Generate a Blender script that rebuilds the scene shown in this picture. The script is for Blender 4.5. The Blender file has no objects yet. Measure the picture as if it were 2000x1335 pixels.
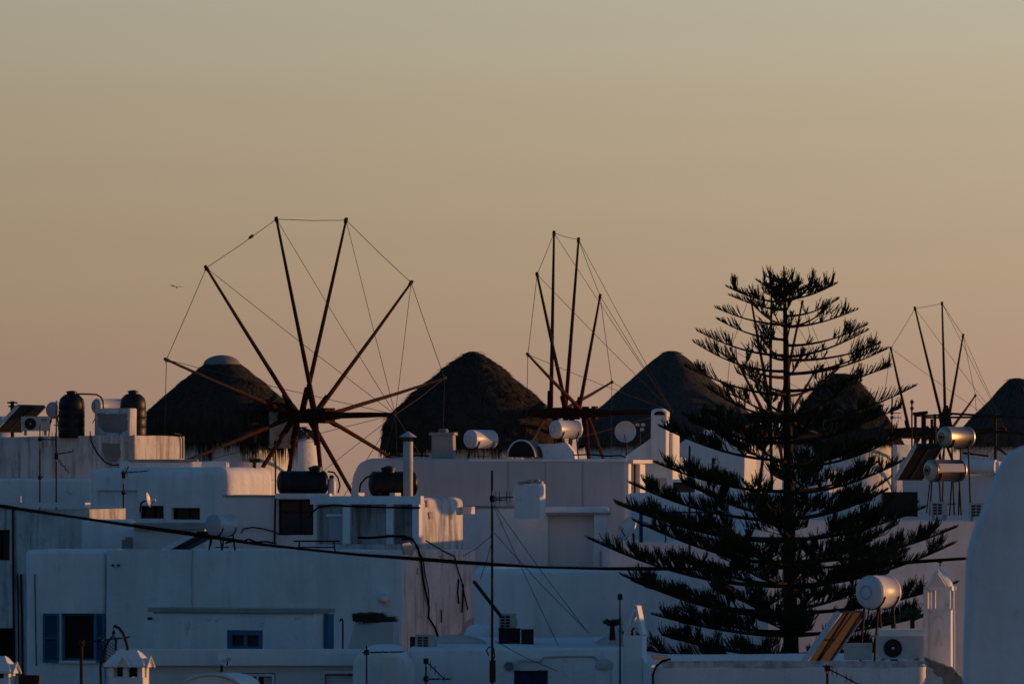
import bpy, bmesh, math, random
from mathutils import Vector, Matrix, noise
R = math.radians
random.seed(7)
sc = bpy.context.scene
col = sc.collection

# ------------------------------------------------------------------ camera
F, ZC, YH = 11111.0, 10.0, 985.0          # focal length in photo pixels, eye height, horizon row
cam_d = bpy.data.cameras.new('camera'); cam = bpy.data.objects.new('camera', cam_d); col.objects.link(cam)
cam.location = (0, 0, ZC); cam.rotation_euler = (R(90), 0, 0)
cam_d.lens = 200; cam_d.sensor_width = 36; cam_d.shift_y = (YH - 667.5) / 2000.0
cam_d.clip_start = 1; cam_d.clip_end = 60000
cam_d.dof.use_dof = True; cam_d.dof.focus_distance = 150; cam_d.dof.aperture_fstop = 6.3
sc.camera = cam

# ------------------------------------------------------------------ sky, sun, exposure
SUN_PHI, SUN_EL = 18.0, 3.6               # degrees behind the picture plane, elevation
w = bpy.data.worlds.new('World'); sc.world = w; w.use_nodes = True
nt = w.node_tree; bg = nt.nodes['Background']
sky = nt.nodes.new('ShaderNodeTexSky'); sky.sky_type = 'NISHITA'; sky.sun_disc = False
sky.sun_elevation = R(SUN_EL); sky.sun_rotation = R(90 - SUN_PHI)
sky.altitude = 0; sky.air_density = 1.0; sky.dust_density = 0.0; sky.ozone_density = 3.5
# dusk haze: a dusty band round the whole horizon, stronger towards the sun, fading up into the clear sky
def wn(t, **k):
    n = nt.nodes.new(t)
    for a, v in k.items(): setattr(n, a, v)
    return n
def mth(op, a, b=None):
    n = wn('ShaderNodeMath', operation=op)
    for i, q in enumerate((a, b)):
        if q is None: continue
        if isinstance(q, (int, float)): n.inputs[i].default_value = q
        else: nt.links.new(q, n.inputs[i])
    return n.outputs[0]
tc = wn('ShaderNodeTexCoord'); sp = wn('ShaderNodeSeparateXYZ'); nt.links.new(tc.outputs['Generated'], sp.inputs[0])
el = mth('MULTIPLY', mth('ARCSINE', sp.outputs[2]), 180 / math.pi)            # elevation in degrees
hor = mth('SQRT', mth('ADD', mth('MULTIPLY', sp.outputs[0], sp.outputs[0]), mth('ADD', mth('MULTIPLY', sp.outputs[1], sp.outputs[1]), 1e-6)))
ca = mth('DIVIDE', mth('ADD', mth('MULTIPLY', sp.outputs[0], math.cos(R(SUN_PHI))), mth('MULTIPLY', sp.outputs[1], math.sin(R(SUN_PHI)))), hor)
azf = mth('ADD', mth('MULTIPLY', mth('POWER', mth('MAXIMUM', mth('ADD', mth('MULTIPLY', ca, .5), .5), 0.0), 2.0), 2.15), .08)
azf = mth('MINIMUM', azf, 1.22)   # 1 at the view, less away from the sun
cl = wn('ShaderNodeTexNoise'); mp = wn('ShaderNodeMapping'); mp.inputs['Scale'].default_value = (3, 3, 60); nt.links.new(tc.outputs['Generated'], mp.inputs[0]); nt.links.new(mp.outputs[0], cl.inputs[0])
cl.inputs['Scale'].default_value = 1.2; cl.inputs['Detail'].default_value = 4
azf = mth('MULTIPLY', azf, mth('ADD', mth('MULTIPLY', cl.outputs[0], .10), .95))
ramp = wn('ShaderNodeValToRGB'); nt.links.new(mth('DIVIDE', el, 12.0), ramp.inputs[0]); cr = ramp.color_ramp
HAZE = ((0.0, (.325, .203, .155)), (.9, (.342, .218, .160)), (2.3, (.372, .270, .176)), (4.0, (.395, .325, .222)), (5.2, (.400, .364, .276)), (12.0, (.36, .36, .34)))
for i, (d_, c_) in enumerate(HAZE):
    q = cr.elements[i] if i < 2 else cr.elements.new(d_ / 12)
    q.position = d_ / 12; q.color = (*c_, 1)
hz = wn('ShaderNodeVectorMath', operation='SCALE'); nt.links.new(ramp.outputs[0], hz.inputs[0]); nt.links.new(mth('MULTIPLY', azf, 10.0 * 1.08 / 1.34 / 1.275), hz.inputs['Scale'])
mr = wn('ShaderNodeMapRange', interpolation_type='SMOOTHSTEP'); nt.links.new(el, mr.inputs[0]); mr.inputs[1].default_value = 5.0; mr.inputs[2].default_value = 12.0
mxs = wn('ShaderNodeMix', data_type='RGBA'); nt.links.new(mr.outputs[0], mxs.inputs[0]); nt.links.new(hz.outputs[0], mxs.inputs[6]); nt.links.new(sky.outputs[0], mxs.inputs[7])
nt.links.new(mxs.outputs[2], bg.inputs[0]); bg.inputs[1].default_value = 0.134
sd = bpy.data.lights.new('sun', 'SUN'); sun = bpy.data.objects.new('sun', sd); col.objects.link(sun)
sd.energy = 2.55; sd.angle = R(0.5); sd.color = (1.0, 0.46, 0.155)
sdir = Vector((math.cos(R(SUN_EL)) * math.cos(R(SUN_PHI)), math.cos(R(SUN_EL)) * math.sin(R(SUN_PHI)), math.sin(R(SUN_EL))))
sun.rotation_euler = (-sdir).to_track_quat('-Z', 'Y').to_euler(); sun.location = (60, 20, 60)
vs = sc.view_settings; vs.view_transform = 'Standard'; vs.look = 'None'; vs.gamma = 1; vs.use_curve_mapping = False
vs.exposure = 0.35

# ------------------------------------------------------------------ materials
MATS = {}
def mat(name, c, rough=.85, metal=0.0, c2=None, nscale=1.5, namt=.5, streak=None, bump=None, stretch=None, spec=.3, spots=None):
    m = bpy.data.materials.new(name); m.use_nodes = True; MATS[name] = m
    n, l = m.node_tree.nodes, m.node_tree.links
    b = n['Principled BSDF']; b.inputs['Roughness'].default_value = rough; b.inputs['Metallic'].default_value = metal
    b.inputs['Specular IOR Level'].default_value = spec
    g = n.new('ShaderNodeNewGeometry'); src = g.outputs['Position']
    b.inputs['Base Color'].default_value = (*c, 1)
    cur = None
    def nz(scale, st=None, det=6, rough_=.6):
        t = n.new('ShaderNodeTexNoise'); t.inputs['Scale'].default_value = scale; t.inputs['Detail'].default_value = det
        t.inputs['Roughness'].default_value = rough_
        if st:
            mp = n.new('ShaderNodeMapping'); mp.inputs['Scale'].default_value = st; l.new(src, mp.inputs[0]); l.new(mp.outputs[0], t.inputs[0])
        else: l.new(src, t.inputs[0])
        return t.outputs[0]
    def mixin(prev, c2, fac_out, lo, hi, amt):
        mr = n.new('ShaderNodeMapRange'); l.new(fac_out, mr.inputs[0]); mr.inputs[1].default_value = lo; mr.inputs[2].default_value = hi
        mr.inputs[3].default_value = 0; mr.inputs[4].default_value = amt
        mx = n.new('ShaderNodeMix'); mx.data_type = 'RGBA'; l.new(mr.outputs[0], mx.inputs[0])
        if prev is None: mx.inputs[6].default_value = (*c, 1)
        else: l.new(prev, mx.inputs[6])
        mx.inputs[7].default_value = (*c2, 1)
        return mx.outputs[2]
    if c2: cur = mixin(cur, c2, nz(nscale, stretch), .38, .68, namt)
    if streak: cur = mixin(cur, streak[0], nz(streak[1], (1, 1, .09), 7, .7), .47, .66, streak[2])
    if spots: cur = mixin(cur, spots[0], nz(spots[1], None, 9, .72), spots[3] if len(spots) > 3 else .6, .7, spots[2])
    if cur is not None: l.new(cur, b.inputs['Base Color'])
    if bump:
        bp = n.new('ShaderNodeBump'); bp.inputs['Strength'].default_value = bump[1]; bp.inputs['Distance'].default_value = bump[2] if len(bump) > 2 else .03
        l.new(nz(bump[0], stretch, 8, .65), bp.inputs['Height']); l.new(bp.outputs[0], b.inputs['Normal'])
    return m
mat('plaster', (.78, .78, .78), .92, c2=(.64, .62, .60), nscale=.9, namt=.5, streak=((.50, .47, .44), 3.0, .30), bump=(2.0, .6, .09), spots=((.33, .30, .27), 2.6, .65, .60))
mat('plaster_clean', (.80, .80, .80), .92, c2=(.62, .61, .60), nscale=.8, namt=.7, streak=((.52, .50, .48), 2.5, .4), bump=(1.6, .55, .09), spots=((.40, .37, .35), 3.2, .45, .62))
mat('panel_shade', (.52, .53, .55), .8, c2=(.42, .42, .43), nscale=.8, namt=.6, streak=((.38, .37, .36), 2.5, .4), bump=(1.6, .4, .05))  # panelled front darkened in its colour to stand in for shade
mat('plaster_warm', (.70, .67, .65), .92, c2=(.58, .55, .53), nscale=.9, namt=.5, streak=((.50, .46, .43), 3.0, .3), bump=(2.0, .35, .05))
mat('plaster_stained', (.66, .65, .635), .95, c2=(.46, .44, .425), nscale=1.3, namt=.8, streak=((.25, .23, .21), 4.5, .95), bump=(3, .6, .05), spots=((.22, .19, .17), 2.6, .7, .6))
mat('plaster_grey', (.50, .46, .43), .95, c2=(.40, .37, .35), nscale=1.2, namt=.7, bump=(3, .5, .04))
mat('bare_render_shade', (.20, .185, .17), .97, c2=(.28, .26, .24), nscale=3, namt=.6, bump=(6, .5, .03))
mat('mould', (.34, .32, .31), .97, c2=(.72, .71, .70), nscale=5, namt=1.0, bump=(5, .5, .03))
mat('grime', (.28, .25, .23), .97, c2=(.45, .42, .40), nscale=3, namt=.8, bump=(5, .5, .03))
mat('thatch', (.055, .046, .037), .95, c2=(.021, .019, .018), nscale=3.0, namt=.9, stretch=(3, 3, .5), bump=(6, .8, .08), spec=.05)
mat('thatch_pale', (.075, .066, .056), .95, c2=(.038, .034, .031), nscale=2.0, namt=.8, stretch=(3, 3, .6), bump=(6, .6, .06), spec=.05)
mat('red_wood', (.075, .021, .014), .9, spec=.05, c2=(.03, .012, .01), nscale=4, namt=.8, bump=(10, .4, .02))
mat('grey_wood', (.046, .033, .027), .9, spec=.05, c2=(.025, .015, .012), nscale=4, namt=.8, bump=(10, .4, .02))
mat('rope', (.05, .038, .03), .95)
mat('iron', (.025, .021, .019), .75, metal=0, spec=.15, c2=(.05, .025, .015), nscale=9, namt=.8)
mat('rust', (.075, .036, .02), .9, spec=.1, c2=(.03, .02, .015), nscale=9, namt=.8)
mat('black_plastic', (.007, .007, .008), .45, c2=(.014, .013, .013), nscale=3, namt=.6, spec=.22)
mat('black_rubber', (.004, .004, .0045), .95, spec=0)
mat('enamel', (.56, .55, .54), .42, c2=(.55, .53, .51), nscale=2.5, namt=.6, spots=((.35, .28, .22), 6, .5, .63), spec=.5)
mat('steel', (.50, .41, .30), .46, metal=1.0, c2=(.36, .30, .23), nscale=4, namt=.6)  # warm tint puts the sun's gold into the steel colour
mat('brown_tank', (.14, .085, .065), .40, metal=.5, c2=(.10, .06, .05), nscale=3, namt=.6, spec=.5)
mat('pale_metal', (.55, .54, .53), .5, metal=.3, c2=(.42, .40, .38), nscale=4, namt=.6)
mat('ac_white', (.46, .44, .41), .6, c2=(.34, .32, .30), nscale=3, namt=.5)
mat('dark_grille', (.03, .03, .03), .7)
mat('opening_shade', (.012, .011, .011), .9)  # near-black colour standing in for the shade inside openings
mat('glass', (.02, .022, .025), .08, spec=.6)
mat('blue_paint', (.016, .135, .24), .6, c2=(.012, .10, .18), nscale=4, namt=.6, bump=(8, .2, .01))
mat('navy_paint', (.012, .022, .085), .55, c2=(.01, .016, .06), nscale=4, namt=.6)
mat('grey_paint', (.36, .38, .40), .6, c2=(.30, .31, .33), nscale=3, namt=.5)
mat('red_print', (.35, .03, .04), .6)
mat('white_print', (.55, .54, .55), .6)
mat('blue_print', (.02, .16, .42), .6)
mat('collector', (.014, .013, .014), .4, c2=(.022, .018, .016), nscale=2, namt=.5, spec=.2)
mat('brown_metal', (.068, .042, .027), .6, metal=.2, c2=(.025, .018, .014), nscale=3, namt=.8, stretch=(4, 4, 1))  # golden sunlight on the collector underside put into the brown
mat('concrete', (.36, .33, .30), .95, c2=(.26, .24, .22), nscale=2, namt=.7, bump=(5, .5, .03))
mat('needles', (.022, .028, .014), .8, c2=(.045, .045, .02), nscale=2.5, namt=.7, spec=.15)
mat('bark', (.045, .031, .023), .95, spec=.05, c2=(.025, .018, .015), nscale=5, namt=.8, bump=(12, .6, .03))
mat('leaf', (.035, .05, .022), .7, c2=(.06, .07, .03), nscale=4, namt=.6)
mat('dry_brush', (.09, .06, .038), .95, c2=(.05, .035, .025), nscale=9, namt=.8)
mat('cloth', (.42, .36, .31), .95, c2=(.30, .25, .21), nscale=5, namt=.7, bump=(9, .4, .02))
mat('feather', (.10, .095, .09), .8)
mat('dry_soil', (.22, .17, .12), .97, c2=(.14, .11, .08), nscale=.3, namt=.7, bump=(2, .6, .08))
mat('sea_water', (.02, .04, .05), .12, bump=(.25, .4, .4), spec=.5)

# ------------------------------------------------------------------ mesh helpers
ORG = {}
def P(px, py, D): return Vector(((px - 1000) / F * D, D, ZC + (YH - py) / F * D))
def ppm(D): return F / D
def V(*a): return Vector(a)
class MB:
    def __init__(s): s.v, s.f = [], []
    def add(s, vs, fs):
        o = len(s.v); s.v += [Vector(q) for q in vs]; s.f += [tuple(i + o for i in f) for f in fs]; return s
    def obox(s, c, ex, ey, ez):            # centre and three half-axes
        vs = [c + a * ex + b * ey + d * ez for d in (-1, 1) for b in (-1, 1) for a in (-1, 1)]
        return s.add(vs, [(0, 2, 3, 1), (4, 5, 7, 6), (0, 1, 5, 4), (2, 6, 7, 3), (0, 4, 6, 2), (1, 3, 7, 5)])
    def box(s, c, sx, sy, sz, rz=0):
        ca, sa = math.cos(rz), math.sin(rz)
        return s.obox(Vector(c), V(ca, sa, 0) * sx / 2, V(-sa, ca, 0) * sy / 2, V(0, 0, sz / 2))
    def bar(s, a, b, wx, wy, up=V(0, 0, 1)):
        d = b - a; dn = d.normalized(); x = dn.cross(up)
        x = x.normalized() if x.length > 1e-4 else V(1, 0, 0)
        y = dn.cross(x).normalized()
        return s.obox((a + b) / 2, x * wx / 2, y * wy / 2, d / 2)
    def path(s, pts, r, n=6, caps=True):
        pts = [Vector(p) for p in pts]; m = len(pts)
        rr = r if isinstance(r, (list, tuple)) else [r] * m
        o = len(s.v); ref = None
        for i, p in enumerate(pts):
            t = (pts[min(i + 1, m - 1)] - pts[max(i - 1, 0)]).normalized()
            if ref is None: ref = t.orthogonal().normalized()
            ref = (ref - t * ref.dot(t)).normalized(); bn = t.cross(ref)
            for k in range(n):
                a = 2 * math.pi * k / n; s.v.append(p + (ref * math.cos(a) + bn * math.sin(a)) * rr[i])
        for i in range(m - 1):
            for k in range(n):
                k2 = (k + 1) % n; s.f.append((o + i * n + k, o + i * n + k2, o + (i + 1) * n + k2, o + (i + 1) * n + k))
        if caps: s.f.append(tuple(o + k for k in range(n))[::-1]); s.f.append(tuple(o + (m - 1) * n + k for k in range(n)))
        return s
    def tube(s, a, b, r0, r1=None, n=8): return s.path([a, b], [r0, r0 if r1 is None else r1], n)
    def lathe(s, prof, c, ax=V(0, 0, 1), n=24, jit=0):      # prof: (radius, distance along axis)
        ax = ax.normalized(); x = ax.orthogonal().normalized(); y = ax.cross(x); o = len(s.v); c = Vector(c)
        for r, t in prof:
            for k in range(n):
                a = 2 * math.pi * k / n; rad = V(0, 0, 0) + x * math.cos(a) + y * math.sin(a)
                q = c + ax * t + rad * r
                if jit: q += rad * jit * noise.noise(q * 1.7)
                s.v.append(q)
        m = len(prof)
        for i in range(m - 1):
            for k in range(n):
                k2 = (k + 1) % n; s.f.append((o + i * n + k, o + i * n + k2, o + (i + 1) * n + k2, o + (i + 1) * n + k))
        s.f.append(tuple(o + k for k in range(n))[::-1]); s.f.append(tuple(o + (m - 1) * n + k for k in range(n)))
        return s
    def prism(s, poly, ext):
        n = len(poly); ext = Vector(ext)
        return s.add(list(poly) + [Vector(p) + ext for p in poly], [tuple(range(n))[::-1], tuple(range(n, 2 * n))] + [(i, (i + 1) % n, (i + 1) % n + n, i + n) for i in range(n)])
    def spike(s, a, b, r):                 # thin three-sided leaf or straw
        d = (b - a); x = d.orthogonal().normalized() * r; y = d.normalized().cross(x)
        return s.add([a + x, a - x * .5 + y * .87, a - x * .5 - y * .87, b], [(0, 1, 3), (1, 2, 3), (2, 0, 3)])
    def build(s, name, m, parent=None, org=None, smooth=True, ang=38):
        me = bpy.data.meshes.new(name)
        if parent is not None: org = ORG[parent.name]
        elif org is None:
            lo = min(p.z for p in s.v); k = [p for p in s.v if p.z < lo + .05]; org = sum(k, V(0, 0, 0)) / len(k)
        org = Vector(org)
        me.from_pydata([tuple(p - org) for p in s.v], [], s.f); me.update()
        me.materials.append(MATS[m])
        ob = bpy.data.objects.new(name, me); col.objects.link(ob); ORG[ob.name] = org
        finish(me, smooth, ang)
        if parent is not None: ob.parent = parent
        else: ob.location = org
        return ob
def finish(me, smooth, ang):
    bm = bmesh.new(); bm.from_mesh(me); bmesh.ops.recalc_face_normals(bm, faces=bm.faces[:]); bm.to_mesh(me); bm.free()
    if smooth:
        me.polygons.foreach_set('use_smooth', [True] * len(me.polygons)); me.set_sharp_from_angle(angle=R(ang))
def tag(o, label, cat, group=None, kind=None):
    if label: o['label'] = label
    if cat: o['category'] = cat
    if group: o['group'] = group
    if kind: o['kind'] = kind
    return o
def thing(name, label, cat, loc, group=None):
    o = bpy.data.objects.new(name, None); col.objects.link(o); o.empty_display_size = .3
    o.location = loc; ORG[o.name] = Vector(loc); return tag(o, label, cat, group)

# ------------------------------------------------------------------ ground, sea
def sm(a, b, x): t = min(1, max(0, (x - a) / (b - a))); return t * t * (3 - 2 * t)
def gz(y): return 5.5 * sm(140, 200, y) - 12 * sm(330, 420, y)
gm = MB(); ys = [-3000, -200, 0, 60, 100, 130] + list(range(140, 205, 6)) + [220, 260, 300, 330] + list(range(340, 425, 10)) + [600, 2000, 40000]
xs = [-40000, -3000, -600, -200, -60, -30, 0, 30, 60, 200, 600, 3000, 40000]
gm.add([(x, y, gz(y) + (.25 * noise.noise(V(x * .05, y * .05, 0)) if 60 < y < 330 and abs(x) < 300 else 0)) for y in ys for x in xs],
       [(j * len(xs) + i, j * len(xs) + i + 1, (j + 1) * len(xs) + i + 1, (j + 1) * len(xs) + i) for j in range(len(ys) - 1) for i in range(len(xs) - 1)])
tag(gm.build('ground', 'dry_soil', org=(0, 0, 0)), 'dry brown ground under the whitewashed town and the mill hill', 'ground', kind='structure')
wm = MB(); wm.add([(-40000, 330, -3), (40000, 330, -3), (40000, 40000, -3), (-40000, 40000, -3)], [(0, 1, 2, 3)])
tag(wm.build('sea', 'sea_water', org=(0, 330, -3)), 'dark open sea beyond the mill hill', 'sea', kind='structure')

# ------------------------------------------------------------------ whitewashed houses
def wobble(bm, ztop, ex, ey, amp):
    zs = [v.co.z for v in bm.verts]
    def cuts(axis, lo, hi, step):
        k = lo + step
        while k < hi - step * .4:
            bmesh.ops.bisect_plane(bm, geom=bm.verts[:] + bm.edges[:] + bm.faces[:], plane_co=axis * k, plane_no=axis); k += step
    for ax in (ex, ey):
        d = [v.co.dot(ax) for v in bm.verts]; cuts(ax, min(d), max(d), .55)
    cuts(V(0, 0, 1), max(ztop - 3.2, min(zs)), max(zs), .55)
    for v in bm.verts:
        q = v.co; dd = noise.noise_vector(q * .55) * amp + noise.noise_vector(q * 1.7) * amp * .55; v.co = q + dd
def boolean_cut(ob, boxes):
    for (c, hx, hy, hz) in boxes:
        mb = MB(); mb.obox(c, hx, hy, hz); me = bpy.data.meshes.new('cut'); org = ORG[ob.name]
        me.from_pydata([tuple(p - org) for p in mb.v], [], mb.f); finish(me, False, 0)
        co = bpy.data.objects.new('cut', me); col.objects.link(co); co.location = org
        md = ob.modifiers.new('b', 'BOOLEAN'); md.operation = 'DIFFERENCE'; md.object = co; md.solver = 'EXACT'
        bpy.context.view_layer.update()
        dg = bpy.context.evaluated_depsgraph_get(); nm = bpy.data.meshes.new_from_object(ob.evaluated_get(dg))
        ob.modifiers.clear(); old = ob.data; ob.data = nm; nm.name = old.name; bpy.data.meshes.remove(old)
        bpy.data.objects.remove(co); bpy.data.meshes.remove(me)
        nm.polygons.foreach_set('use_smooth', [True] * len(nm.polygons)); nm.set_sharp_from_angle(angle=R(38))
class House:
    """box house: near corner at pixel column xc, front wall to xl, right-hand wall to xr, top at row ytop, corner at distance D"""
    def __init__(s, label, xl, xc, xr, ytop, D, th=0.0, depth=None, m='plaster', bev=.10, parapet=0.0, zb=None, amp=.022, cuts=(), name='house', cat='house', group=None, top=None, mr=None):
        t = R(th); s.ex, s.ey = V(math.cos(t), -math.sin(t), 0), V(math.sin(t), math.cos(t), 0)
        s.N = P(xc, ytop, D); s.zt = s.N.z; N = s.N
        q = (xl - 1000) / F; s.L1 = (N.x - q * N.y) / (s.ex.x - q * s.ex.y)
        if depth is None:
            q = (xr - 1000) / F; s.L2 = (q * N.y - N.x) / (s.ey.x - q * s.ey.y)
        else: s.L2 = depth
        s.zb = (gz(D) - .4) if zb is None else zb
        n0 = V(N.x, N.y, 0); a, b = n0 - s.ex * s.L1, n0; foot = [a, b, b + s.ey * s.L2, a + s.ey * s.L2]
        s.foot = foot
        base = (foot[0] + foot[2]) / 2; base.z = s.zb
        s.e = thing(name, label, cat, base, group)
        bm = bmesh.new(); vb = [bm.verts.new((p.x, p.y, s.zb)) for p in foot]
        if top:                            # shaped front outline: list of pixel (x, y) from left to right
            vt = []; front = [s.fp(x, y) for x, y in top]
            lo = [bm.verts.new(V(p.x, p.y, s.zb)) for p in (front[0], front[-1])]
            f1 = [bm.verts.new(p) for p in front]; f2 = [bm.verts.new(p + s.ey * s.L2) for p in front]
            lb = [bm.verts.new(v.co + s.ey * s.L2) for v in lo]
            for v in vb: bm.verts.remove(v)
            bm.faces.new([lo[0], lo[1]] + f1[::-1]); bm.faces.new([lb[1], lb[0]] + f2)
            for i in range(len(f1) - 1): bm.faces.new([f1[i], f1[i + 1], f2[i + 1], f2[i]])
            bm.faces.new([lo[1], lb[1], f2[-1], f1[-1]]); bm.faces.new([lb[0], lo[0], f1[0], f2[0]]); bm.faces.new([lo[1], lo[0], lb[0], lb[1]])
        else:
            vt = [bm.verts.new((p.x, p.y, s.zt)) for p in foot]
            bm.faces.new(vb[::-1]); tf = bm.faces.new(vt)
            for i in range(4): bm.faces.new([vb[i], vb[(i + 1) % 4], vt[(i + 1) % 4], vt[i]])
            if parapet:
                bmesh.ops.inset_region(bm, faces=[tf], thickness=min(.22, s.L2 * .2))
                for v in tf.verts: v.co.z -= parapet
        bmesh.ops.recalc_face_normals(bm, faces=bm.faces[:])
        if bev: bmesh.ops.bevel(bm, geom=[e for e in bm.edges if max(v.co.z for v in e.verts) > s.zb + .5], offset=bev, segments=4, profile=.5, affect='EDGES', clamp_overlap=True)
        wobble(bm, s.zt, s.ex, s.ey, amp)
        me = bpy.data.meshes.new('wall')
        for v in bm.verts: v.co -= base
        bmesh.ops.recalc_face_normals(bm, faces=bm.faces[:])
        if mr:
            for f_ in bm.faces: f_.material_index = 1 if f_.normal.dot(s.ex) > .6 else 0
        bm.to_mesh(me); bm.free(); me.materials.append(MATS[m])
        if mr: me.materials.append(MATS[mr])
        me.polygons.foreach_set('use_smooth', [True] * len(me.polygons)); me.set_sharp_from_angle(angle=R(38))
        s.w = bpy.data.objects.new('wall', me); col.objects.link(s.w); s.w.parent = s.e; ORG[s.w.name] = base
        if cuts:
            bx = []
            for (x0, x1, y0, y1, dp) in cuts:
                c, hx, hz = s.frect(x0, x1, y0, y1); bx.append((c + s.ey * (dp / 2 - .15), hx, s.ey * (dp / 2 + .15), hz))
            boolean_cut(s.w, bx)
    def fp(s, px, py, off=0):              # a pixel thrown on to the front wall; off > 0 is outwards
        q = (px - 1000) / F; N = s.N - s.ey * off; t = (q * N.y - N.x) / (s.ex.x - q * s.ex.y); p = N + s.ex * t
        return V(p.x, p.y, ZC + (YH - py) / F * p.y)
    def rp(s, px, py, off=0):              # the same on the right-hand wall
        q = (px - 1000) / F; N = s.N + s.ex * off; t = (q * N.y - N.x) / (s.ey.x - q * s.ey.y); p = N + s.ey * t
        return V(p.x, p.y, ZC + (YH - py) / F * p.y)
    def frect(s, x0, x1, y0, y1, off=0):
        a, b = s.fp(x0, y1, off), s.fp(x1, y0, off); b2 = s.fp(x1, y1, off)
        return V((a.x + b2.x) / 2, (a.y + b2.y) / 2, (b.z + a.z) / 2), s.ex * ((b2 - a).dot(s.ex) / 2), V(0, 0, (b.z - a.z) / 2)
    def fbox(s, mb, x0, x1, y0, y1, off, th):
        c, hx, hz = s.frect(x0, x1, y0, y1, 0); return mb.obox(c - s.ey * (off + th / 2), hx, s.ey * th / 2, hz)
    def fpart(s, name, m, x0, x1, y0, y1, off, th, parent=None, bevel=True):
        mb = MB(); s.fbox(mb, x0, x1, y0, y1, off, th); return mb.build(name, m, parent or s.e, smooth=False)
    def window(s, x0, x1, y0, y1, rec=.2, frame='blue_paint', pane='glass', mull=(), trans=(), fw=4, name='window'):
        mb = MB()
        for r in ((x0, x0 + fw, y0, y1), (x1 - fw, x1, y0, y1), (x0 + fw, x1 - fw, y0, y0 + fw), (x0 + fw, x1 - fw, y1 - fw, y1)): s.fbox(mb, *r, -rec + .03, .07)
        f = mb.build(name, frame, s.e, smooth=False)
        xs_ = [x0 + fw] + sorted(mull) + [x1 - fw]; ys_ = [y0 + fw] + sorted(trans) + [y1 - fw]
        for k in mull: s.fpart('mullion', frame, k - fw * .4, k + fw * .4, y0 + fw, y1 - fw, -rec + .035, .05, f)
        for k in trans: s.fpart('transom', frame, x0 + fw, x1 - fw, k - fw * .4, k + fw * .4, -rec + .038, .045, f)
        for i in range(len(xs_) - 1):
            for j in range(len(ys_) - 1): s.fpart('pane', pane, xs_[i], xs_[i + 1], ys_[j], ys_[j + 1], -rec + .005, .02, f)
        return f
def patch(h, pts, m, off=.012, name='bare_patch', face='f'):
    """thin ragged skin of bare render on a wall, outline given in pixels"""
    g = h.fp if face == 'f' else h.rp
    cx = sum(p[0] for p in pts) / len(pts); cy = sum(p[1] for p in pts) / len(pts); out = []
    n = len(pts)
    for i in range(n):
        a, b = pts[i], pts[(i + 1) % n]
        for k in range(6):
            t = k / 6; x, y = a[0] + (b[0] - a[0]) * t, a[1] + (b[1] - a[1]) * t
            j = noise.noise(V(x * .21, y * .21, 3.1)) * .12 + 1; out.append(g(cx + (x - cx) * j, cy + (y - cy) * j, off))
    nrm = h.ey if face == 'f' else -h.ex
    mb = MB(); mb.prism(out, nrm * max(.02, off * 2.5)); return mb.build(name, m, h.e, smooth=False)

# ---- back row, left
hA = House('weathered flat roofed house with a bare render patch, behind the round cornered parapet', -60, 262, 362, 845, 172, 33, m='plaster_stained', bev=.12, parapet=.15)
mb = MB(); bl = House('stained roof block with a grey render patch beside the black cistern', 184, 253, 268, 797, 172.6, 33, m='plaster_stained', bev=.04, zb=hA.zt - .3, name='stair_head', cat='roof block')
patch(bl, [(190, 808), (247, 806), (250, 838), (236, 846), (204, 843), (192, 830)], 'bare_render_shade')
patch(hA, [(200, 864), (234, 866), (236, 890), (226, 903), (206, 898), (200, 880)], 'bare_render_shade')
mb = MB(); mb.path([hA.rp(340, 846, .05), hA.rp(352, 848, .06), hA.rp(357, 856, .05), hA.rp(357, 895, .05)], .025); mb.build('downpipe', 'iron', hA.e)
mb = MB(); mb.path([hA.fp(*q, .04) for q in ((176, 842), (178, 862), (190, 885), (205, 902), (220, 908), (234, 907))], .018); mb.build('cable', 'black_rubber', hA.e)
hB = House('low blue shaded house front below the weathered wall with the masts', -60, 178, None, 934, 164, 0, depth=5, m='plaster', bev=.1)
hC = House('house with a big round cornered parapet and sunlit end wall', 170, 441, 538, 912, 158, 33, m='plaster_clean', bev=.28, amp=.03,
           cuts=((189, 269, 957, 990, .10), (272, 320, 987, 1012, .3), (335, 390, 991, 1014, .3)))
hC.window(272, 320, 987, 1012, frame='grey_wood', mull=(296,), fw=2.5); hC.window(335, 390, 991, 1014, frame='grey_wood', mull=(363,), fw=2.5)
hC2 = House('low roof slab with a dark edge behind the round cornered parapet', 232, 440, None, 900, 164.5, 0, depth=2.2, m='plaster_clean', bev=.05, name='roof_room', cat='roof block')
mb = MB(); hC2.fbox(mb, 250, 385, 896.5, 900.5, -.6, .65); mb.build('tar_edge', 'grime', hC2.e)
hc3 = House('small sunlit chimney stub on the low roof slab', 372, 376, 394, 901, 162, 60, m='plaster_warm', bev=.02, zb=hC.zt - .2, name='chimney_stub', cat='chimney')
hD = House('stained wall house with a dark doorway, square window and drainpipes', -90, 166, 247, 987, 148, 33, m='plaster_stained', bev=.08, parapet=.2,
           cuts=((-30, 19, 1034, 1093, .3), (-30, 29, 1226, 1420, .6)))
hD.window(-30, 19, 1034, 1093, frame='grey_wood', fw=3, mull=(-5,))
hD.fpart('door', 'opening_shade', -30, 29, 1226, 1420, -.5, .04)  # black sheet painted as the doorway's shade, not a door leaf
mb = MB(); hD.fbox(mb, -60, 172, 981, 990, -.10, .22); mb.build('coping', 'plaster_clean', hD.e)
for x, r in ((25, .028), (34, .022), (41, .03)):
    mb = MB(); mb.path([hD.fp(x, 985 if x == 25 else 1120, .05), hD.fp(x + 1, 1160, .05), hD.fp(x + 3, 1320, .05)], r); mb.build('drainpipe', 'iron', hD.e)
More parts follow.
